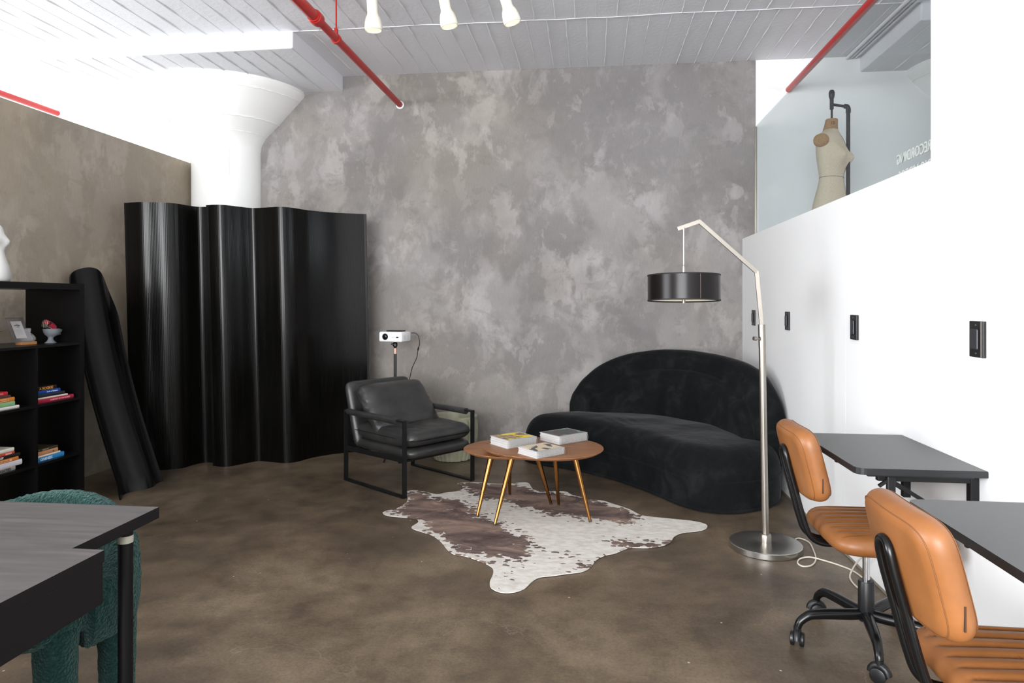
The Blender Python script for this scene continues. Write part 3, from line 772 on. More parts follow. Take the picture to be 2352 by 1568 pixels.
# ------------------------------------------------------------------ armchair
AC = thing('armchair', 'charcoal leather lounge chair with a flat black metal frame', 'armchair', (-1.374, 5.084, 0), math.radians(-126.9))
hw, hd = 0.322, 0.362
for s in (-1, 1):
    x = s*hw; bm = bmesh.new()
    w_, h_ = 0.036, 0.012
    for p, q in (((x, -hd, 0.006), (x, hd, 0.006)), ((x, -hd, .530), (x, hd, .530))): obx(bm, p, q, w_ if p[2] < .1 else w_, h_, ext=.0)
    for y in (-hd, hd): obx(bm, (x, y, 0.0), (x, y, .536), w_*.9, h_, Vector((0, 1, 0)))
    obx(bm, (x, -hd, .245), (x, hd, .262), .012, .034)
    obj('side_frame', bm, m_blackmetal, AC)
    bm = bmesh.new(); P = catmull([(x, -hd+.03, .533), (x, -.1, .531), (x, .1, .530), (x, hd-.07, .528)], 6)
    tube(bm, P, .026, 16); 
    for v in bm.verts: v.co.z = .531+(v.co.z-.531)*(.62 if v.co.z > .531 else 1.15)
    obj('arm_sleeve', bm, m_leather, AC, smooth=50)
for y in (-.30, .30): obj('cross_bar', B(-hw, hw, y-.012, y+.012, .232, .246), m_blackmetal, AC)
def wrinkle(a):
    def f(x, y): return a*mnoise.noise(Vector((x*9, y*9, 3.1))) + a*.6*mnoise.noise(Vector((x*22, y*16, 1.7)))
    return f
bm = bmesh.new(); pad(bm, .60, .70, .075, 9, 3, fn=wrinkle(.004), r=.045); bmesh.ops.translate(bm, vec=(0, .045, .293), verts=bm.verts); obj('seat_base', bm, m_leather, AC, smooth=True)
bm = bmesh.new(); pad(bm, .60, .70, .118, 10, 3.2, fn=wrinkle(.008), puff=.010, r=.040)
for v in bm.verts:
    v.co.z -= .02*max(0, (v.co.y)/.35)**2 * (-1 if v.co.z < 0 else .2)
bmesh.ops.translate(bm, vec=(0, .055, .388), verts=bm.verts); obj('seat_cushion', bm, m_leather, AC, smooth=True)
Rb = Matrix.Translation((0, -.335, .50)) @ Matrix.Rotation(math.radians(90+17), 4, 'X')
bm = bmesh.new(); pad(bm, .61, .51, .075, 12, 3.2, fn=wrinkle(.004), M=Rb, r=.04); obj('back_panel', bm, m_leather, AC, smooth=True)
def pillow_fn(x, y):
    e = abs(x)/.29
    fold = .013*math.sin(y*58+7*mnoise.noise(Vector((x*7, y*5, 0))))*max(0, e-.62)/.38
    return -fold + .008*mnoise.noise(Vector((x*6, y*6, 9)))
Rp = Matrix.Translation((0, -.120, .545)) @ Matrix.Rotation(math.radians(90+40), 4, 'X')
bm = bmesh.new(); pad(bm, .61, .46, .17, 9, 2.6, fn=pillow_fn, M=Rp, puff=.012, rings=44, seg=200, r=.13)
for v in bm.verts:
    e_ = max(0, (abs(v.co.x)-.21)/.095)
    if e_ > 0:
        v.co.x += .010*e_*mnoise.noise(Vector((v.co.x*5, v.co.y*20, v.co.z*34))); v.co.z += .008*e_*mnoise.noise(Vector((v.co.x*8+4, v.co.y*22, v.co.z*30)))
obj('back_pillow', bm, m_leather, AC, smooth=True)
for s in (-1, 1):
    bm = bmesh.new()
    tube(bm, [(s*.297, -.28+.0, .392), (s*.300, -.1, .394), (s*.300, .2, .392), (s*.29, .36, .385)], .0025, 6); obj('seam', bm, m_blackmetal, AC, smooth=True)

# projector on its stand
PX, PY = -1.70, 5.83
t = thing('projector_stand', 'black pole stand with a rose gold collar behind the armchair', 'stand', (PX, PY, 0))
bm = bmesh.new(); tube(bm, [(0, 0, .10), (0, 0, .905)], .0125, 16); obj('pole', bm, m_blackplastic, t, smooth=40)
bm = bmesh.new(); tube(bm, [(0, 0, .905), (0, 0, .955)], .0135, 16); obj('rose_gold_collar', bm, m_rose, t, smooth=40)
bm = bmesh.new(); lathe(bm, [(.012, .955), (.013, .965), (.020, .972), (.021, .99), (.017, 1.003), (.010, 1.008), (.010, 1.012)], 0, 0, 20); tube(bm, [(-.01, -.01, .985), (-.032, -.014, .992)], .008, 12); obj('ball_head', bm, m_blackplastic, t, smooth=40)
for k in range(3):
    a = k*2*PI/3+.4; bm = bmesh.new(); tube(bm, [(0, 0, .18), (.1*math.cos(a), .1*math.sin(a), .12), (.24*math.cos(a), .24*math.sin(a), .01)], .008, 10); obj('leg', bm, m_blackplastic, t, smooth=40)
t = thing('projector', 'small white projector with a round black lens on the pole stand', 'projector', (PX+.012, PY-.01, 1.013), math.radians(-14))
obj('case', B(-.125, .10, -.085, .085, .0, .088, .014, 3), m_proj, t, smooth=40)
bm = bmesh.new(); tube(bm, [(-.06, -.08, .045), (-.06, -.0875, .045)], .028, 32); obj('lens_ring', bm, m_blackplastic, t, smooth=40)
bm = bmesh.new(); lathe(bm, [(.0005, .006), (.012, .005), (.021, .0)], 0, 0, 24); bmesh.ops.transform(bm, matrix=Matrix.Translation((-.06, -.0875, .045)) @ Matrix.Rotation(PI/2, 4, 'X'), verts=bm.verts); obj('lens', bm, m_lens, t, smooth=True)
obj('infrared_window', B(.048, .072, -.0865, -.084, .036, .046, .0008), m_blackplastic, t)
obj('top_grip', B(-.075, .075, -.045, .035, .0882, .099, .004), m_blackplastic, t)
bm = bmesh.new()
for k in range(7): bx(bm, .0995, .1008, -.05+k*.013, -.043+k*.013, .018, .06)
obj('side_vent', bm, flat('c9c9ca'), t)
text('case_lettering', 'PROJECTOR', .006, basis((.02, -.0853, .041), (1, 0, 0), (0, 0, 1), (0, -1, 0)), flat('8a8a8c'), t, .0003)
bm = bmesh.new()
cp = catmull([(-1.555, 5.828, 1.088), (-1.515, 5.828, 1.085), (-1.49, 5.83, 1.055), (-1.485, 5.84, .99), (-1.50, 5.85, .945), (-1.515, 5.86, .87), (-1.56, 5.88, .78), (-1.59, 5.9, .68), (-1.63, 5.9, .55), (-1.64, 5.92, .3), (-1.62, 5.98, .05), (-1.58, 6.05, .004), (-1.4, 6.15, .004), (-1.3, 6.3, .004)], 6)
tube(bm, cp, .0035, 8); o = obj('power_cable', bm, m_blackcord, smooth=True); tag(o, 'thin black cable hanging from the right side of the projector', 'cable')
bm = bmesh.new(); tube(bm, [(-1.494, 5.848, .962), (-1.503, 5.852, .935)], .008, 12); obj('ferrite_bead', bm, m_blackcord, o, smooth=40)

# planter behind the armchair
t = thing('planter', 'pale sage fluted ceramic pot standing behind the armchair', 'planter', (-1.19, 5.85, 0))
rib = lambda a, z: .036*abs(math.sin(a*14))-.018
bm = bmesh.new(); lathe(bm, [(.150, 0.0), (.165, .004), (.172, .02), (.185, .05), (.205, .11), (.215, .18), (.217, .26), (.214, .33), (.212, .352)], 0, 0, 192, rib, cap1=False)
R2 = [(.212, .352), (.212, .372), (.204, .376), (.182, .374), (.178, .36), (.178, .30), (.02, .295)]
lathe(bm, R2, 0, 0, 192, cap0=False)
for v in bm.verts:
    if v.co.z < .03:
        a = math.atan2(v.co.y, v.co.x); v.co.z = max(0, v.co.z) + (0.014*max(0, mnoise.noise(Vector((a*4, 0, 0)))) if -1.3 < a < -.3 else 0)
obj('pot', bm, m_pot, t, smooth=45)
bm = bmesh.new(); lathe(bm, [(.01, .296), (.174, .300)], 0, 0, 48, cap1=False); obj('soil', bm, m_soil, t, smooth=True)

# ------------------------------------------------------------------ sofa
SO = thing('curved_sofa', 'black velvet kidney-shaped sofa curving across the far right corner', 'sofa', (0.5, 5.3, 0))
front = [(-.53, 5.76), (-.36, 5.635), (-.15, 5.53), (.12, 5.31), (.335, 5.05), (.47, 4.845), (.586, 4.65), (.711, 4.53), (.845, 4.495), (.986, 4.53), (1.147, 4.64), (1.27, 4.79), (1.325, 4.98)]
back = [(1.33, 5.2), (1.30, 5.45), (1.20, 5.72), (1.03, 5.98), (.78, 6.17), (.45, 6.28), (.1, 6.27), (-.2, 6.2), (-.42, 6.08), (-.545, 5.92)]
out = [Vector((x-.5, y-5.3, 0)) for x, y in catmull([(a, b, 0) for a, b in front+back], 5, closed=True) for _ in (0,)] if False else [Vector((v.x-.5, v.y-5.3, 0)) for v in catmull([(a, b, 0) for a, b in front+back], 5, closed=True)]
def resample(P, n):
    L = [0]
    for p, q in zip(P, P[1:]): L.append(L[-1]+(q-p).length)
    r = []
    for i in range(n+1):
        t_ = L[-1]*i/n; k = 0
        while k < len(P)-2 and L[k+1] < t_: k += 1
        f = (t_-L[k])/max(1e-9, L[k+1]-L[k]); r.append(P[k]+(P[k+1]-P[k])*min(1, f))
    return r
iL = min(range(len(out)), key=lambda i: out[i].x); iR = max(range(len(out)), key=lambda i: out[i].x - abs(out[i].y+.2)*.3)
rot_ = out[iL:]+out[:iL]; iR = (iR-iL) % len(out)
NH = 64
Fr = resample(rot_[:iR+1], NH); Bk = resample(rot_[iR:]+[rot_[0]], NH)[::-1]
def mid(u):
    u = (.13+.74*u)*NH; k = min(NH-1, int(u)); f = u-k
    return ((Fr[k]+Bk[k])*(1-f)+(Fr[k+1]+Bk[k+1])*f)/2
out = Fr[:-1]+Bk[::-1][:-1]
tg = [mid(i/NH) for i in range(NH)]+[mid(1-i/NH) for i in range(NH)]
NO = len(out)
def dome(z0, zt_, hump):
    rings = []
    for k in range(0, 31):
        s = 1-math.cos(k/30*PI/2) if k < 30 else 1
        rr = []
        for i in range(NO):
            p = out[i]; d = tg[i]-p; L = d.length; n = d/L
            R = min(.24, L*.9); e = s*L
            zz = math.sqrt(max(0, 1-((R-e)/R)**2)) if e < R else 1
            pos = p + d*s - n*(.016*math.sin(min(1, e/R)*PI))
            top = zt_ + hump*(1-(1-s)**2)
            w = .012*mnoise.noise(Vector((pos.x*4, pos.y*4, 2)))
            wx, wy = pos.x+.5, pos.y+5.3
            ga = math.exp(-(((wx-.88)/.30)**2+((wy-4.62)/.13)**2)); pl = -.006*ga*abs(math.sin(i*PI/3))
            cr = math.exp(-(((wx-.20)/.2)**2+((wy-5.55)/.16)**2)); pl -= .005*cr*math.sin((wx*.9+wy*.35)*85)*min(1, e/R)
            rr.append(pos + Vector((0, 0, z0+(top-z0)*zz + w*s + pl*(1 if s < 1 else 0))))
        rings.append(rr)
    return rings
# plinth
bm = bmesh.new()
loft(bm, [[p*0.985 for p in out], [p*.985+Vector((0, 0, .012)) for p in out], [p+Vector((0, 0, .02)) for p in out], [p+Vector((0, 0, .10)) for p in out], [p+Vector((0, 0, .195)) for p in out]])
obj('base', bm, m_velvet, SO, smooth=50)
bm = bmesh.new(); tube(bm, [p+Vector((0, 0, .012)) for p in out], .009, 8, closed=True); obj('bottom_piping', bm, m_velvet, SO, smooth=True)
bm = bmesh.new(); tube(bm, [p+Vector((0, 0, .198)) for p in out], .005, 8, closed=True); obj('seam_piping', bm, m_velvet, SO, smooth=True)
bm = bmesh.new(); loft(bm, dome(.194, .385, .022), cap=False); bmesh.ops.remove_doubles(bm, verts=bm.verts, dist=.0005); obj('seat_cushion', bm, m_velvet, SO, smooth=True)
# back
bp = [((-.11, 6.02), .50), ((-.07, 6.07), .62), ((.01, 6.12), .725), ((.14, 6.155), .82), ((.35, 6.15), .898), ((.58, 6.07), .940), ((.78, 5.92), .950), ((.93, 5.75), .943), ((1.04, 5.58), .928), ((1.12, 5.41), .905), ((1.175, 5.25), .872), ((1.205, 5.11), .815), ((1.225, 5.00), .735), ((1.235, 4.92), .63), ((1.238, 4.88), .54)]
BP = catmull([Vector((p[0]-.5, p[1]-5.3, h)) for p, h in bp], 8)
def backloft(th, dz, fwd, zlow, t0, t1):
    rings = []; N = len(BP)
    i0, i1 = int(t0*(N-1)), int(t1*(N-1))
    for i in range(i0, i1+1):
        p = BP[i]; d = BP[min(i+1, N-1)]-BP[max(i-1, 0)]; d.z = 0; d.normalize(); n = Vector((d.y, -d.x, 0))   # towards the sitter
        q = (i-i0)/(i1-i0); endt = min(1, (min(q, 1-q)/.06)**.5) if min(q, 1-q) < .06 else 1
        T = th*(.45+.55*endt)
        h = zlow+(p.z-dz-zlow)*(1 if dz == 0 else (.60+.40*math.sin(PI*min(1, max(0, q)))**.6))
        base = Vector((p.x, p.y, 0)) + n*fwd
        ring = []
        M_ = 26
        for k in range(M_):
            a = 2*PI*k/M_ ; ca, sa = math.cos(a), math.sin(a)
            e = 3.2
            qq = (abs(ca)**e+abs(sa)**e)**(-1/e)
            zc = (h+zlow)/2; zh = (h-zlow)/2
            lean = -.03*((zc+zh*qq*sa)-zlow)/(.75)
            # top corner radius limited by thickness
            zz = zc+zh*qq*sa
            rt = T/2
            xx = T/2*(1 if ca > 0 else -1)*abs(qq*ca)
            if zz > h-rt*1.2:
                u = (zz-(h-rt*1.2))/(rt*1.2); xx = (1 if ca > 0 else -1)*min(abs(xx)*1.0+.0, T/2*math.sqrt(max(0, 1-u*u)))
            ring.append(base + n*(xx+lean*-(-1)) + Vector((0, 0, zz + .004*mnoise.noise(Vector((p.x*4, p.y*4, zz*5))))))
        rings.append(ring)
    return rings
bm = bmesh.new(); loft(bm, backloft(.23, 0, .0, .19, 0, 1)); bmesh.ops.recalc_face_normals(bm, faces=bm.faces); obj('backrest', bm, m_velvet, SO, smooth=True)
bm = bmesh.new(); loft(bm, backloft(.22, .15, .075, .30, .01, .995)); bmesh.ops.recalc_face_normals(bm, faces=bm.faces); obj('back_cushion', bm, m_velvet, SO, smooth=True)

# ------------------------------------------------------------------ rug
rug = [(-1.325, 4.259), (-1.274, 4.204), (-1.164, 4.187), (-1.082, 4.166), (-1.051, 4.098), (-1.066, 3.999), (-0.976, 3.929), (-0.913, 3.885), (-0.837, 3.783), (-0.78, 3.673), (-0.724, 3.602), (-0.665, 3.587), (-0.584, 3.533), (-0.522, 3.479), (-0.492, 3.433), (-0.481, 3.359), (-0.483, 3.268), (-0.466, 3.201), (-0.418, 3.16), (-0.362, 3.163), (-0.311, 3.21), (-0.283, 3.291), (-0.252, 3.348), (-0.188, 3.374), (-0.116, 3.41), (-0.043, 3.446), (0.001, 3.51), (0.032, 3.614), (0.08, 3.683), (0.136, 3.722), (0.212, 3.809), (0.317, 3.822), (0.402, 3.866), (0.45, 3.93), (0.481, 4.02), (0.536, 4.09), (0.646, 4.142), (0.694, 4.201), (0.697, 4.27), (0.629, 4.319), (0.542, 4.338), (0.409, 4.367), (0.319, 4.402), (0.252, 4.519), (0.14, 4.639), (0.082, 4.691), (-0.008, 4.709), (-0.059, 4.757), (-0.127, 4.804), (-0.177, 4.885), (-0.272, 4.882), (-0.356, 4.872), (-0.413, 4.924), (-0.46, 5.082), (-0.527, 5.087), (-0.611, 5.044), (-0.722, 5.039), (-0.837, 5.06), (-0.946, 5.039), (-0.983, 5.001), (-0.916, 4.906), (-0.945, 4.805), (-1.021, 4.758), (-1.075, 4.714), (-1.185, 4.77), (-1.276, 4.786), (-1.298, 4.726), (-1.248, 4.585), (-1.236, 4.481), (-1.262, 4.362), (-1.306, 4.309)]
LB = [(-1.298, 4.726), (-1.185, 4.77), (-0.997, 4.596), (-0.856, 4.559), (-0.714, 4.314), (-0.58, 4.18), (-0.512, 4.076), (-0.43, 3.979), (-0.339, 3.84), (-0.282, 3.753), (-0.321, 3.637), (-0.37, 3.568), (-0.468, 3.599), (-0.467, 3.476), (-0.495, 3.453), (-0.593, 3.585), (-0.719, 3.657), (-0.853, 3.854), (-0.942, 3.973), (-1.053, 4.126), (-1.14, 4.204), (-1.25, 4.253), (-1.236, 4.447)]
RB = [(-0.983, 5.001), (-0.837, 5.06), (-0.611, 5.044), (-0.454, 5.02), (-0.398, 4.868), (-0.27, 4.844), (-0.111, 4.788), (0.042, 4.697), (0.186, 4.544), (0.284, 4.429), (0.352, 4.346), (0.313, 4.312), (0.217, 4.215), (0.128, 4.233), (-0.008, 4.275), (-0.147, 4.318), (-0.337, 4.357), (-0.364, 4.449), (-0.463, 4.47), (-0.533, 4.562), (-0.611, 4.622), (-0.747, 4.642), (-0.861, 4.814)]
CB = [(0.02, 3.60), (-0.07, 3.62), (-0.10, 3.52), (-0.10, 3.42), (0.0, 3.47)]
DB = [(0.10, 3.93), (0.242, 3.93), (0.365, 3.92), (0.46, 3.98), (0.46, 3.87), (0.317, 3.80), (0.212, 3.79), (0.15, 3.83)]
EB = [(-0.21, 3.62), (-.12, 3.62), (-.10, 3.70), (-.20, 3.72)]
def inside(x, y, P):
    r = False; j = len(P)-1
    for i in range(len(P)):
        if (P[i][1] > y) != (P[j][1] > y) and x < (P[j][0]-P[i][0])*(y-P[i][1])/(P[j][1]-P[i][1])+P[i][0]: r = not r
        j = i
    return r
def sd(x, y, P):
    d = 9
    for i in range(len(P)):
        ax, ay = P[i-1]; bx_, by = P[i]; vx, vy = bx_-ax, by-ay; q = max(0, min(1, ((x-ax)*vx+(y-ay)*vy)/(vx*vx+vy*vy+1e-9)))
        d = min(d, math.hypot(x-ax-vx*q, y-ay-vy*q))
    return d if inside(x, y, P) else -d
RC = [(v.x, v.y) for v in catmull([(a, b, 0) for a, b in rug], 4, closed=True)]
st = 0.02; gx0, gx1, gy0, gy1 = -1.36, .74, 3.12, 5.12
nx = int((gx1-gx0)/st); ny = int((gy1-gy0)/st)
bm = bmesh.new()
# triangulated outline, refined by a grid: boundary polygon filled, then bisected along the grid
fv = [bm.verts.new((x+.3, y-4.1, .003)) for x, y in RC]
bm.faces.new(fv)
for i in range(1, nx):
    g = bm.verts[:]+bm.edges[:]+bm.faces[:]; bmesh.ops.bisect_plane(bm, geom=g, plane_co=(gx0+i*st+.3, 0, 0), plane_no=(1, 0, 0))
for j in range(1, ny):
    g = bm.verts[:]+bm.edges[:]+bm.faces[:]; bmesh.ops.bisect_plane(bm, geom=g, plane_co=(0, gy0+j*st-4.1, 0), plane_no=(0, 1, 0))
bmesh.ops.triangulate(bm, faces=bm.faces[:], ngon_method='EAR_CLIP')
bmesh.ops.recalc_face_normals(bm, faces=bm.faces)
if sum(f.normal.z for f in bm.faces) < 0: bmesh.ops.reverse_faces(bm, faces=bm.faces)
lay = bm.verts.layers.float.new('brown')
for v in bm.verts:
    x, y = v.co.x-.3, v.co.y+4.1
    a = max(sd(x, y, LB), sd(x, y, RB), sd(x, y, DB)-.01, sd(x, y, CB)-.02, sd(x, y, EB)-.02)
    n = .05*mnoise.noise(Vector((x*7, y*7, 0)))
    q = a+n; fl_ = .15+.22*mnoise.noise(Vector((x*2.6, y*2.6, 8)))
    v[lay] = max(0, min(1, max(fl_, .54+q*(5.5 if q > 0 else 3.0))))
    v.co.z = .003 + .004*max(0, mnoise.noise(Vector((x*3, y*3, 5)))) 
ex = bmesh.ops.extrude_face_region(bm, geom=bm.faces[:])
for v in ex['geom']:
    if isinstance(v, bmesh.types.BMVert): v.co.z += .004
bmesh.ops.recalc_face_normals(bm, faces=bm.faces)
o = obj('cowhide_rug', bm, m_hide, smooth=40); o.location = (-.3, 4.1, 0)
tag(o, 'brown and white speckled cowhide rug under the coffee tables', 'rug')

# ------------------------------------------------------------------ coffee tables
def egg(cx, cy, a, b, rot, n=72, asym=.12):
    P = []
    for k in range(n):
        t_ = 2*PI*k/n; x = a*math.cos(t_); y = b*math.sin(t_)*(1+asym*math.cos(t_))
        P.append((cx+x*math.cos(rot)-y*math.sin(rot), cy+x*math.sin(rot)+y*math.cos(rot)))
    return P
def coffee(label, loc, a, b, rot, zt_, legs):
    t = thing('coffee_table', label, 'coffee table', (loc[0], loc[1], 0.0105), 0, 'nested coffee tables')
    bm = bmesh.new(); z = zt_-.0105
    def E(s): return egg(0, 0, a-s, b-s, rot)
    loft(bm, [[(x, y, z-.022) for x, y in E(.03)], [(x, y, z-.020) for x, y in E(.024)], [(x, y, z-.007) for x, y in E(.003)], [(x, y, z-.003) for x, y in E(0)], [(x, y, z-.0005) for x, y in E(.001)], [(x, y, z) for x, y in E(.004)]])
    bmesh.ops.recalc_face_normals(bm, faces=bm.faces); obj('tabletop', bm, m_walnut, t, smooth=35)
    for (bx_, by), (tx, ty) in legs:
        p = Vector((bx_-loc[0], by-loc[1], 0)); q = Vector((tx-loc[0], ty-loc[1], z-.021))
        bm = bmesh.new(); tube(bm, [p+(q-p)*.02, p+(q-p)*.5, q], [.0095, .0145, .019], 20); k = obj('leg', bm, m_gold, t, smooth=40)
        bm = bmesh.new(); tube(bm, [p, p+(q-p)*.022], .0098, 16); obj('foot_cap', bm, m_goldtip, k, smooth=40)
coffee('lower walnut coffee table tucked under the other, on gold legs', (-.53, 4.48), .305, .30, .3, .398, [((-.707, 4.235), (-.63, 4.33)), ((-.561, 4.757), (-.555, 4.64)), ((-.26, 4.556), (-.36, 4.50))])
coffee('higher walnut coffee table carrying three spiral books, on gold legs', (-.30, 4.37), .385, .325, .12, .430, [((-.575, 4.086), (-.48, 4.22)), ((0, 4.218), (-.10, 4.275)), ((-.209, 4.543), (-.235, 4.47))])
def cover_mat(name, kind):
    M = Mat(name, rough=0.25)
    if kind == 'grid':
        mp = M.node('ShaderNodeMapping'); mp.inputs['Scale'].default_value = (1, 1, 1); M.l.new(M.tc.outputs['Object'], mp.inputs[0])
        br = M.node('ShaderNodeTexBrick'); br.offset = .35; br.inputs['Scale'].default_value = 14; br.inputs['Mortar Size'].default_value = .06; br.inputs['Brick Width'].default_value = .9; br.inputs['Row Height'].default_value = .8
        br.inputs['Color1'].default_value = srgb('7d6467'); br.inputs['Color2'].default_value = srgb('b59a6a'); br.inputs['Mortar'].default_value = srgb('f2d21e'); M.l.new(mp.outputs[0], br.inputs[0])
        big_ = M.ramp(M.noise(11, 1), [(0.52, 0.0), (0.54, 1.0)]); im = M.ramp(M.noise(60, 5, 0.8), [(0.3, 0.5), (0.7, 1.0)])
        c = M.mix(1.0, br.outputs[0], im, 'MULTIPLY'); M.col(M.mix(big_, c, 'f4d61c'))
    elif kind == 'teal':
        M.col(M.mix(M.ramp(M.noise(9, 4, 0.6, dist=1.0), [(0.56, 0.0), (0.66, 1.0)]), M.ramp(M.noise(20, 4), [(0.4, '2c2a2c'), (0.7, '4a4747')]), '6fb5ad'))
    else:
        M.col(M.ramp(M.noise(8.5, 3, 0.5, dist=0.6), [(0.36, '3c4044'), (0.42, '41454a'), (0.44, 'd9c7a8'), (0.6, 'e3cfae'), (0.63, 'e6e8e2')]))
    return M.m
def spiral(label, c, L, Wd, rot, th, z, mcov, group, coil=.022):
    """L along local x is the coil side; coil on the +x,-y edge"""
    t = thing('spiral_book', label, 'book', (c[0], c[1], z), rot, group)
    h = th-.004
    bm = bmesh.new()
    n = 4
    for k in range(n):
        dx = random.uniform(-.002, .002); dy = random.uniform(0, .004)
        bx(bm, -L/2+.003+dx, L/2-.003+dx, -Wd/2+.004, Wd/2-.004-dy, .002+h*k/n, .002+h*(k+1)/n-.0006, .0012)
    obj('pages', bm, m_paper, t)
    obj('back_cover', B(-L/2, L/2, -Wd/2, Wd/2, 0, .0018), m_paper, t)
    obj('front_cover', B(-L/2, L/2, -Wd/2, Wd/2, th-.0018, th), m_paper, t)
    obj('cover_picture', B(-L/2+.012, L/2-.01, -Wd/2+.018, Wd/2-.008, th, th+.0008), mcov, t)
    bm = bmesh.new(); N = int(L/.0085); pts = []
    for k in range(N*12+1):
        a = 2*PI*k/12; x = -L/2+.006+(L-.012)*k/(N*12)
        pts.append((x, -Wd/2+.004+(.017)*math.cos(a), th/2+(th/2+.004)*math.sin(a)))
    tube(bm, pts, .0013, 5); 
    for v in bm.verts: v.co.z = max(v.co.z, .0002)
    obj('wire_coil', bm, m_wire, t, smooth=True)
    return t
GB = 'spiral bound books on the coffee table'
spiral('spiral book with a yellow gridded picture cover, on the left of the table', (-.50, 4.435), .238, .20, math.radians(42), .052, .4305, cover_mat('yellow_picture_cover', 'grid'), GB)
spiral('thick spiral book with a dark teal photo cover, at the back of the table', (-.18, 4.60), .252, .205, math.radians(44), .053, .4305, cover_mat('teal_picture_cover', 'teal'), GB)
spiral('spiral book with a pale figure on its cover, nearest the front table edge', (-.30, 4.175), .22, .19, math.radians(43), .040, .4305, cover_mat('figure_picture_cover', 'fig'), GB)

# ------------------------------------------------------------------ floor lamp
LX, LY = .961, 3.905
t = thing('floor_lamp', 'brushed steel arc floor lamp with a black drum shade', 'floor lamp', (LX, LY, 0))
bm = bmesh.new(); lathe(bm, [(.188, 0), (.192, .003), (.192, .031), (.189, .034), (.03, .0365), (.028, .036)], 0, 0, 96); obj('base', bm, m_steel, t, smooth=35)
bm = bmesh.new(); lathe(bm, [(.03, .034), (.03, .075), (.027, .08), (.02, .082)], 0, 0, 32); obj('base_collar', bm, m_steel2, t, smooth=35)
bm = bmesh.new(); tube(bm, [(0, 0, .036), (-.010, 0, .62), (-.018, 0, 1.11)], .0185, 24); obj('lower_pole', bm, m_steel2, t, smooth=35)
bm = bmesh.new(); tube(bm, [(-.018, 0, 1.11), (-.021, 0, 1.235)], .0195, 24); obj('sleeve', bm, m_steel2, t, smooth=35)
bm = bmesh.new(); tube(bm, [(-.035, -.02, 1.155), (-.06, -.03, 1.158)], .004, 10); tube(bm, [(-.055, -.028, 1.158), (-.072, -.034, 1.16)], .011, 16); obj('thumb_screw', bm, m_steel2, t, smooth=35)
A0, A1, A2, A3 = Vector((-.021, 0, 1.23)), Vector((-.048, 0, 1.525)), Vector((-.362, -.03, 1.805)), Vector((-.478, -.04, 1.765))
bm = bmesh.new()
for p, q in ((A0, A1), (A1, A2), (A2, A3)): obx(bm, p, q, .013, .021, ext=.004)
obj('arm', bm, m_steel2, t)
HX, HY = -.447, -.038
bm = bmesh.new(); tube(bm, [(HX, HY, 1.772), (HX, HY, 1.755)], .008, 12); tube(bm, [(HX, HY, 1.76), (HX, HY, 1.56)], .0045, 10); tube(bm, [(HX, HY, 1.565), (HX, HY, 1.555), (HX, HY, 1.50)], [.006, .009, .010], 16)
obj('hanging_rod', bm, m_steel2, t, smooth=35)
SHZ0, SHZ1, SR = 1.367, 1.505, .196
def shade_tf(bm): bmesh.ops.transform(bm, matrix=Matrix.Translation((HX, HY, 1.436)) @ Matrix.Rotation(math.radians(-2.4), 4, 'X') @ Matrix.Translation((0, 0, -1.436)), verts=bm.verts)
bm = bmesh.new(); lathe(bm, [(SR, SHZ0), (SR, SHZ1)], 0, 0, 96, cap0=False, cap1=False)
lathe(bm, [(SR+.0006, SHZ0+.002), (SR+.0006, SHZ1-.002)], 0, 0, 96, cap0=False, cap1=False)
shade_tf(bm); S_ = obj('drum_shade', bm, m_shade, t, smooth=35)
bm = bmesh.new(); lathe(bm, [(SR-.002, SHZ1), (SR-.002, SHZ0)], 0, 0, 96, cap0=False, cap1=False); shade_tf(bm); obj('shade_lining', bm, m_shadein, S_, smooth=35)
for zz in (SHZ0, SHZ1):
    bm = bmesh.new(); lathe(bm, [(SR-.003, zz-.003), (SR+.002, zz-.003), (SR+.002, zz+.004), (SR-.003, zz+.004), (SR-.003, zz-.003)], 0, 0, 96, cap0=False, cap1=False); shade_tf(bm); obj('shade_tape', bm, m_trim, S_, smooth=35)
bm = bmesh.new(); bx(bm, -.0006, .0006, -SR-.0014, -SR+.0008, SHZ0, SHZ1); bmesh.ops.rotate(bm, matrix=Matrix.Rotation(.32, 3, 'Z'), verts=bm.verts); shade_tf(bm); obj('shade_seam', bm, flat('8a8078'), S_)
bm = bmesh.new(); lathe(bm, [(.18, SHZ0+.012), (.001, SHZ0+.010)], 0, 0, 64, cap0=False, cap1=False); shade_tf(bm); obj('diffuser', bm, m_shadein, S_, smooth=True)
bm = bmesh.new(); tube(bm, [(HX, HY, 1.50), (HX, HY, 1.352)], .009, 16)
for a in range(3): tube(bm, [(HX, HY, 1.49), (HX+.193*math.cos(a*2.094+.5), HY+.193*math.sin(a*2.094+.5), 1.49)], .002, 6)
obj('spider_fitting', bm, m_steel2, t, smooth=35)
bm = bmesh.new()
cp = catmull([(1.13, 4.00, .012), (1.188, 4.08, .004), (1.225, 4.02, .004), (1.211, 3.898, .004), (1.182, 3.76, .0045), (1.134, 3.671, .004), (1.084, 3.648, .004), (1.07, 3.693, .004), (1.1, 3.751, .006), (1.154, 3.77, .009), (1.212, 3.746, .005), (1.277, 3.681, .004), (1.320, 3.60, .004), (1.335, 3.45, .004), (1.32, 3.38, .004), (1.285, 3.345, .004), (1.262, 3.40, .004), (1.262, 3.50, .006), (1.287, 3.56, .02), (1.30, 3.50, .10), (1.31, 3.40, .17), (1.34, 3.32, .195)], 6)
tube(bm, cp, .0042, 8); o = obj('lamp_cord', bm, m_cord, smooth=True); tag(o, 'clear white cord looping on the floor from the lamp to the wall outlet', 'cord')
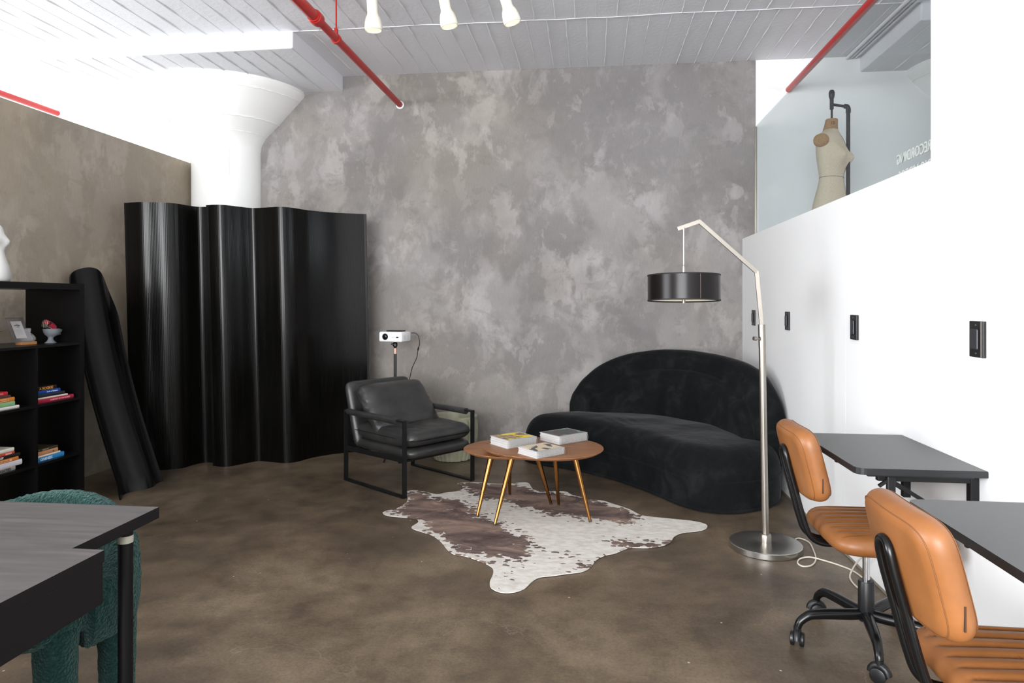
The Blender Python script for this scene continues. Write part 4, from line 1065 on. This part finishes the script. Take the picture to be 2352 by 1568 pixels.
bm = bmesh.new(); tube(bm, [(1.325, 3.335, .19), (1.352, 3.31, .197)], [.006, .012], 12); obj('plug', bm, m_plug, o, smooth=40)
t = thing('wall_outlet', 'black low wall outlet behind the far office chair where the cord ends', 'outlet', (XP-.001, 3.30, .20))
obj('faceplate', B(-.007, 0, -.04, .04, -.06, .06, .002), m_blackplastic, t)
# outlets higher up the partition
def outlet(y, z, label, flange=False):
    t = thing('wall_outlet', label, 'outlet', (XP-.001, y, z), 0, 'black outlets along the white wall')
    obj('back_box', B(-.012, 0, -.043, .043, -.064, .064, .002), m_blackplastic, t)
    obj('receptacle', B(-.020, -.012, -.020, .022, -.036, .036, .003), flat('2b2b30', 0.35), t)
    bm = bmesh.new()
    for zz in (-.05, .05): tube(bm, [(-.0118, 0, zz), (-.0135, 0, zz)], .0035, 10)
    obj('screws', bm, m_steel2, t, smooth=40)
    if flange: obj('metal_edge', B(-.0145, -.012, -.034, -.031, -.062, .062), m_steel2, t)
for y, l, fg in ((5.92, 'black wall outlet deepest in the row, left of the lamp arm', False), (4.93, 'black wall outlet just right of the lamp pole', False), (3.72, 'black wall outlet in the middle of the white wall above the far desk', False), (2.585, 'large black wall outlet nearest the camera on the white wall', True)):
    outlet(y, 1.228, l, fg)

# ------------------------------------------------------------------ wall desks
def desk(y0, y1, label):
    t = thing('wall_desk', label, 'desk', (XP, y0, 0), 0, 'black folding desks on the right wall')
    w_ = y1-y0; x0 = -.435
    P = [(-.001, 0), (-.001, w_)]
    r = .035
    for cx, cy, a0 in ((x0+r, w_-r, PI/2), (x0+r, r, PI)):
        for k in range(7):
            a = a0+k*PI/12; P.append((cx+r*math.cos(a), cy+r*math.sin(a)))
    P = P[::-1]
    bm = bmesh.new(); loft(bm, [[(x, y, .750) for x, y in P], [(x, y, .7735) for x, y in P]]); bmesh.ops.recalc_face_normals(bm, faces=bm.faces)
    bmesh.ops.bevel(bm, geom=[e for e in bm.edges if abs(e.verts[0].co.z-e.verts[1].co.z) < 1e-4], offset=.0015, segments=2, affect='EDGES')
    obj('desktop', bm, m_desk, t)
    obj('under_rail', B(x0+.05, -.03, .03, w_-.03, .738, .7495, .002), m_blackplastic, t)
    for yy in (.07, w_-.07):
        bm = bmesh.new(); bx(bm, -.030, -.001, yy-.015, yy+.015, .52, .738, .002); bx(bm, -.34, -.02, yy-.012, yy+.012, .716, .737, .002)
        obx(bm, (-.30, yy, .722), (-.018, yy, .545), .020, .014)
        k = obj('folding_bracket', bm, m_blackmetal, t)
        bm = bmesh.new(); bx(bm, -.315, -.285, yy-.03, yy-.012, .665, .737, .005); obx(bm, (-.34, yy-.02, .70), (-.30, yy-.02, .73), .012, .010); obj('release_catch', bm, m_blackplastic, k)
    return t
desk(2.53, 3.19, 'black wall desk further from the camera, beside the far tan chair')
desk(1.34, 2.155, 'black wall desk nearest the camera, cut by the right edge')

# ------------------------------------------------------------------ office chairs (face the wall, +x)
def office_chair():
    t = thing('office_chair', '', 'office chair', (0, 0, 0), 0, 'tan office chairs at the wall desks')
    def groove(x, y):
        q = 0
        if abs(y) < .182:
            s_ = ((y/.052+.5) % 1)*2-1; q = .019*(1-math.sqrt(1-(s_*.985)**2))
            q *= min(1, max(0, (.215-abs(x))/.03))
        return q
    bm = bmesh.new(); pad(bm, .452, .455, .075, 5.5, 3.2, fn=groove, rings=60, seg=240, puff=.008, r=.045)
    bmesh.ops.translate(bm, vec=(.042, 0, .455), verts=bm.verts)
    s = obj('seat', bm, m_tan, t, smooth=True)
    Mb = Matrix.Translation((-.255, 0, .735)) @ Matrix.Rotation(math.radians(-90-14), 4, 'Y')
    bm = bmesh.new(); pad(bm, .285, .37, .076, 5.4, 4.5, rings=40, seg=160, M=Mb, r=.031, puff=.004)
    for v in bm.verts: v.co.x += -.10*(v.co.y/.21)**2*-.22
    b_ = obj('backrest', bm, m_tan, t, smooth=True)
    for zs in (-.030, .030):
        sp_ = []
        for k in range(120):
            a = 2*PI*k/120; ca, sa = math.cos(a), math.sin(a); q = (abs(ca)**5.4+abs(sa)**5.4)**(-1/5.4)
            v = Mb @ Vector((.925*q*ca*.1425, .925*q*sa*.185, zs*1.03)); v.x += .022*(v.y/.21)**2; sp_.append(v)
        bm = bmesh.new(); tube(bm, sp_, .0012, 5, closed=True); obj('seam', bm, m_seam, b_, smooth=True)
    bm = bmesh.new()
    bx(bm, -.226, -.222, -.1870, -.1835, .645, .700); obj('zip', bm, m_zip, b_)
    bm = bmesh.new()
    pts = catmull([(.02, .034, .412), (-.12, .034, .408), (-.185, .034, .412), (-.225, .034, .44), (-.248, .034, .50), (-.275, .034, .60), (-.302, .034, .70), (-.314, .030, .755), (-.315, .015, .778), (-.315, -.015, .778), (-.314, -.030, .755), (-.302, -.034, .70), (-.275, -.034, .60), (-.248, -.034, .50), (-.225, -.034, .44), (-.185, -.034, .412), (-.12, -.034, .408), (.02, -.034, .412)], 6)
    tube(bm, pts, .0115, 14); obj('back_support_tube', bm, m_blackmetal2, t, smooth=True)
    obj('seat_plate', B(-.09, .12, -.075, .075, .398, .415, .004), m_blackplastic, t)
    bm = bmesh.new(); tube(bm, [(0, 0, .25), (0, 0, .40)], .0135, 20); obj('gas_lift', bm, m_chrome, t, smooth=40)
    bm = bmesh.new(); tube(bm, [(.02, -.03, .395), (.03, -.20, .392)], .005, 10); obj('height_lever', bm, m_blackplastic, t, smooth=40)
    bm = bmesh.new(); lathe(bm, [(.028, .10), (.030, .105), (.030, .252), (.027, .258), (.015, .258)], 0, 0, 32); obj('lift_sleeve', bm, m_blackplastic, t, smooth=40)
    for k in range(5):
        a = math.radians(186+72*k); ca, sa = math.cos(a), math.sin(a)
        bm = bmesh.new()
        pr_ = [(.02, .125, .021), (.07, .124, .022), (.14, .125, .021), (.21, .122, .019), (.238, .112, .017), (.262, .092, .0155), (.270, .072, .014)]
        pp = catmull([(r*ca, r*sa, z) for r, z, _ in pr_], 4); rr = [v.z for v in catmull([(0, 0, q[2]) for q in pr_], 4)]
        tube(bm, pp, rr, 14); L_ = obj('leg', bm, m_blackmetal2, t, smooth=True)
        cx, cy = .272*ca, .272*sa; wa = a+1.1
        bm = bmesh.new()
        for s_ in (-1, 1):
            ox, oy = -math.sin(wa)*s_*.014, math.cos(wa)*s_*.014
            ex, ey = -math.sin(wa)*s_*.026, math.cos(wa)*s_*.026
            tube(bm, [(cx+ox*.7, cy+oy*.7, .0272), (cx+ox, cy+oy, .0272), (cx+ex*.9, cy+ey*.9, .0272), (cx+ex, cy+ey, .0272)], [.025, .027, .027, .021], 24)
        tube(bm, [(cx, cy, .028), (cx, cy, .075)], .007, 10)
        hp = [(cx+.028*math.cos(b)*math.cos(wa), cy+.028*math.cos(b)*math.sin(wa), .030+.028*math.sin(b)) for b in [PI*i/8 for i in range(9)]]
        tube(bm, hp, .0145, 10, sx=1.0)
        tube(bm, [(cx, cy, .05), (cx, cy, .078)], .014, 12)
        obj('caster', bm, m_blackplastic, L_, smooth=40)
    return t
m_blackmetal2 = simple('gloss_black_tube', '101112', 0.25, 0.2)
m_chrome = simple('chrome', 'd8d8da', 0.08, 1.0)
oc = office_chair(); oc.location = (1.085, 2.845, 0)
oc['label'] = 'tan ribbed office chair at the far wall desk, its whole base in view'
dup(oc, (1.03, 1.765, 0), math.radians(0), 'tan ribbed office chair nearest the camera, cut by the lower right corner')

# ------------------------------------------------------------------ dark desk lower left
t = thing('desk', 'dark wood desk with a thick apron in the lower left corner', 'desk', (-1.2, 1.5, 0))
def slab(name, *a):
    bm = B(*a); bm.normal_update()
    for f in bm.faces: f.material_index = 0 if f.normal.z > .5 else 1
    return obj(name, bm, [m_ash, m_fascia], t)
slab('desktop', -1.20, .012, -.95, .055, .720, .750)
obj('rear_light_blocker', B(-1.17, -.03, -.935, -.917, .10, .6195), m_fascia, t)  # unseen panel added to block the rear light under the desk
obj('left_light_blocker', B(-1.19, -1.172, -.91, .02, .0, .6195), m_fascia, t)  # added out of view to keep left window light off the chair
obj('apron', B(-1.195, .0118, -.945, .050, .620, .7195, .001), m_fascia, t)
slab('side_leaf', -1.5, -.076, .0555, .40, .717, .7495)
bm = bmesh.new(); tube(bm, [(-.100, .285, 0), (-.100, .285, .7165)], .0195, 24); k = obj('leg', bm, m_deskleg, t, smooth=40)
bm = bmesh.new(); tube(bm, [(-.100, .285, .684), (-.100, .285, .704)], .0202, 24); obj('leg_sticker', bm, m_sticker, k, smooth=40)
bm = bmesh.new(); tube(bm, [(-1.4, .285, 0), (-1.4, .285, .7165)], .0195, 24); obj('leg', bm, m_blackmetal, t, smooth=40)
for x in (-1.1, -.62):
    for y in (-.85,): bm = bmesh.new(); tube(bm, [(x, y, 0), (x, y, .619)], .02, 20); obj('leg', bm, m_blackmetal, t, smooth=40)
bm = bmesh.new(); tube(bm, [(-1.1, -.03, 0), (-1.1, -.03, .619)], .02, 20); obj('leg', bm, m_blackmetal, t, smooth=40)

# ------------------------------------------------------------------ green boucle chair
def rough(bm, a, sc):
    bm.normal_update()
    for v in bm.verts:
        n = v.normal; v.co += n*a*(mnoise.noise(v.co*sc)+.5*mnoise.noise(v.co*sc*2.3))
GX, GY = -1.79, 2.0
t = thing('boucle_chair', 'dark green boucle tub chair pushed under the desk', 'chair', (GX, GY, 0))
# back: thick curved wall, higher at the rear, running round to the arms
rings = []
for k in range(121):
    a = -.30+(PI+.60)*k/120       # from +x side round the rear to -x side
    ca, sa = math.cos(a), math.sin(a)
    cx, cy = .345*ca, .265*sa-.10
    rear = max(0, sa)**1.2
    h = .545+.165*rear; lo = .36; T = .052
    n = Vector((ca, sa, 0)); ring = []
    for j in range(28):
        b = 2*PI*j/28; cb, sb = math.cos(b), math.sin(b); e = 3.0; q = (abs(cb)**e+abs(sb)**e)**(-1/e)
        ring.append(Vector((cx, cy, (h+lo)/2)) + n*T*q*cb + Vector((0, 0, (h-lo)/2*q*sb)))
    rings.append(ring)
bm = bmesh.new(); loft(bm, rings); bmesh.ops.recalc_face_normals(bm, faces=bm.faces)
bmesh.ops.subdivide_edges(bm, edges=bm.edges[:], cuts=1, use_grid_fill=True); rough(bm, .0045, 75); obj('backrest', bm, m_boucle, t, smooth=True)
bm = bmesh.new(); pad(bm, .70, .52, .15, 4, 3, rings=40, seg=160); bmesh.ops.translate(bm, vec=(0, -.10, .45), verts=bm.verts); rough(bm, .0045, 75); obj('seat', bm, m_boucle, t, smooth=True)
for x, y in ((.305, .0), (.292, -.235), (-.305, 0), (-.292, -.235)):
    bm = bmesh.new(); N = 24
    tube(bm, [(x*1.0, y, .0005+.44*i/N) for i in range(N+1)], [.046+.012*(i/N) for i in range(N+1)], 30); rough(bm, .004, 75)
    for v in bm.verts: v.co.z = max(0, v.co.z)
    obj('leg', bm, m_boucle, t, smooth=True)

# ------------------------------------------------------------------ dress form behind the glass
DX, DY = 1.862, 5.55
K = .00339
def zz(y): return 1.36+(693-y)*K
t = thing('dress_form', 'cream linen dress form with tan neck hanging behind the glass', 'dress form', (DX, DY, 0), math.radians(-38))
prof = [  # y px, front extent, back extent, half width (m); +x local is the chest
 (560, .10, .12, .155), (520, .115, .135, .175), (480, .110, .135, .172), (455, .098, .118, .158), (435, .090, .100, .140), (420, .083, .090, .124), (410, .081, .085, .118), (400, .084, .088, .121), (385, .094, .095, .132), (372, .104, .100, .142), (360, .108, .104, .150), (350, .104, .106, .156), (340, .096, .106, .162), (328, .082, .103, .168), (318, .068, .096, .160), (310, .056, .082, .125), (304, .048, .066, .085), (300, .046, .058, .064)]
rings = []
PR = catmull([Vector((p[1], p[2], p[3])) for p in prof], 5); PZ = [v.x for v in catmull([Vector((zz(p[0]), 0, 0)) for p in prof], 5)]
for v, z in zip(PR, PZ):
    r = []
    for k in range(72):
        a = 2*PI*k/72; ca, sa = math.cos(a), math.sin(a)
        ext = v.x if ca > 0 else v.y
        x = ext*ca; y = v.z*sa
        g = 0
        for s in (-1, 1):
            da = ((a-s*.62+PI) % (2*PI))-PI
            g += math.exp(-(da/.42)**2)*math.exp(-((z-zz(364))/.058)**2)
        x += .046*g; y += .010*g*(1 if sa > 0 else -1)
        r.append((x, y, z))
    rings.append(r)
bm = bmesh.new(); loft(bm, rings); obj('torso', bm, m_linen, t, smooth=True)
bm = bmesh.new(); loft(bm, [[((e-.004)*math.cos(2*PI*k/40)-o_, w_*math.sin(2*PI*k/40), z) for k in range(40)] for z, e, w_, o_ in ((zz(308), .064, .070, .012), (zz(300), .058, .062, .010), (zz(290), .052, .054, .006), (zz(277), .048, .049, 0), (zz(275.5), .046, .047, 0))]); obj('neck', bm, m_cork, t, smooth=45)
text('size_lettering', '12', .03, basis((.03, -.062, zz(288)), (.85, .5, 0), (0, 0, 1), (.5, -.85, 0)), flat('3b2a1c'), t, .002)
for s in (-1, 1):
    bm = bmesh.new(); pad(bm, .115, .10, .05, 2.2, 2.4, M=Matrix.Translation((-.02, s*.162, zz(330))) @ Matrix.Rotation(s*-PI/2+(.22 if s < 0 else -.22), 4, 'X')); obj('arm_cap', bm, m_cork, t, smooth=True)
wv = [Vector(((v.x if math.cos(2*PI*k/60) > 0 else v.y)*math.cos(2*PI*k/60)*1.01, v.z*math.sin(2*PI*k/60)*1.01, zz(410))) for v in (PR[30],) for k in range(60)]
bm = bmesh.new(); tube(bm, wv, .0018, 6, closed=True); obj('waist_seam', bm, flat('6d5d48'), t, smooth=True)
# pipe stand
t = thing('pipe_stand', 'black iron pipe stand holding the dress form behind the glass', 'stand', (DX, DY, 0))
VX, VY = .115, -.02
bm = bmesh.new(); tube(bm, [(0, 0, zz(277)), (0, 0, zz(232))], .008, 12); obj('drop_rod', bm, m_iron, t, smooth=40)
bm = bmesh.new(); tube(bm, [(0, 0, zz(252)), (0, 0, zz(230))], .0145, 16); tube(bm, [(0, 0, zz(231)), (0, 0, zz(228)), (0, 0, zz(222)), (0, 0, zz(214)), (0, 0, zz(209)), (0, 0, zz(207.5))], [.010, .016, .021, .022, .016, .004], 20); obj('tee_and_knob', bm, m_iron, t, smooth=50)
bm = bmesh.new(); tube(bm, [(.0, .0, zz(241)), (VX, VY, zz(249.5))], .0105, 14); obj('cross_pipe', bm, m_iron, t, smooth=40)
bm = bmesh.new(); tube(bm, catmull([(VX-.03, VY+.005, zz(247.5)), (VX-.01, VY, zz(248.5)), (VX, VY, zz(254)), (VX, VY, zz(263))], 5), .018, 14); obj('elbow', bm, m_iron, t, smooth=40)
bm = bmesh.new(); tube(bm, [(VX, VY, .01), (VX, VY, zz(258))], .0145, 16); obj('upright_pipe', bm, m_iron, t, smooth=40)
bm = bmesh.new(); lathe(bm, [(.16, 0), (.16, .008), (.03, .012), (.025, .03)], VX, VY, 40); obj('floor_flange', bm, m_iron, t, smooth=40)

# mirrored acrylic lettering fixed on the far face of the glass
def letters(s, y, z, size, label, word):
    # readable from the side room (looking towards -x): text runs towards +y there, so it is mirrored from here
    M = basis((1.4925, y, z), (0, 1, 0), (0, 0, 1), (1, 0, 0))
    bm = text_bm(s, size, .003); bmesh.ops.transform(bm, matrix=M @ Matrix.Diagonal((.88, 1, 1, 1)), verts=bm.verts)
    o = obj('glass_lettering', bm, m_letter); tag(o, label, 'lettering', 'white lettering on the glass'); return o
letters('RECORDING', 3.365, 2.050, .068, 'white raised word RECORDING seen mirrored on the glass', 9)
letters('STUDIO VIDEOS', 3.30, 1.965, .068, 'second line of mirrored white letters, half hidden by the white ledge', 9)
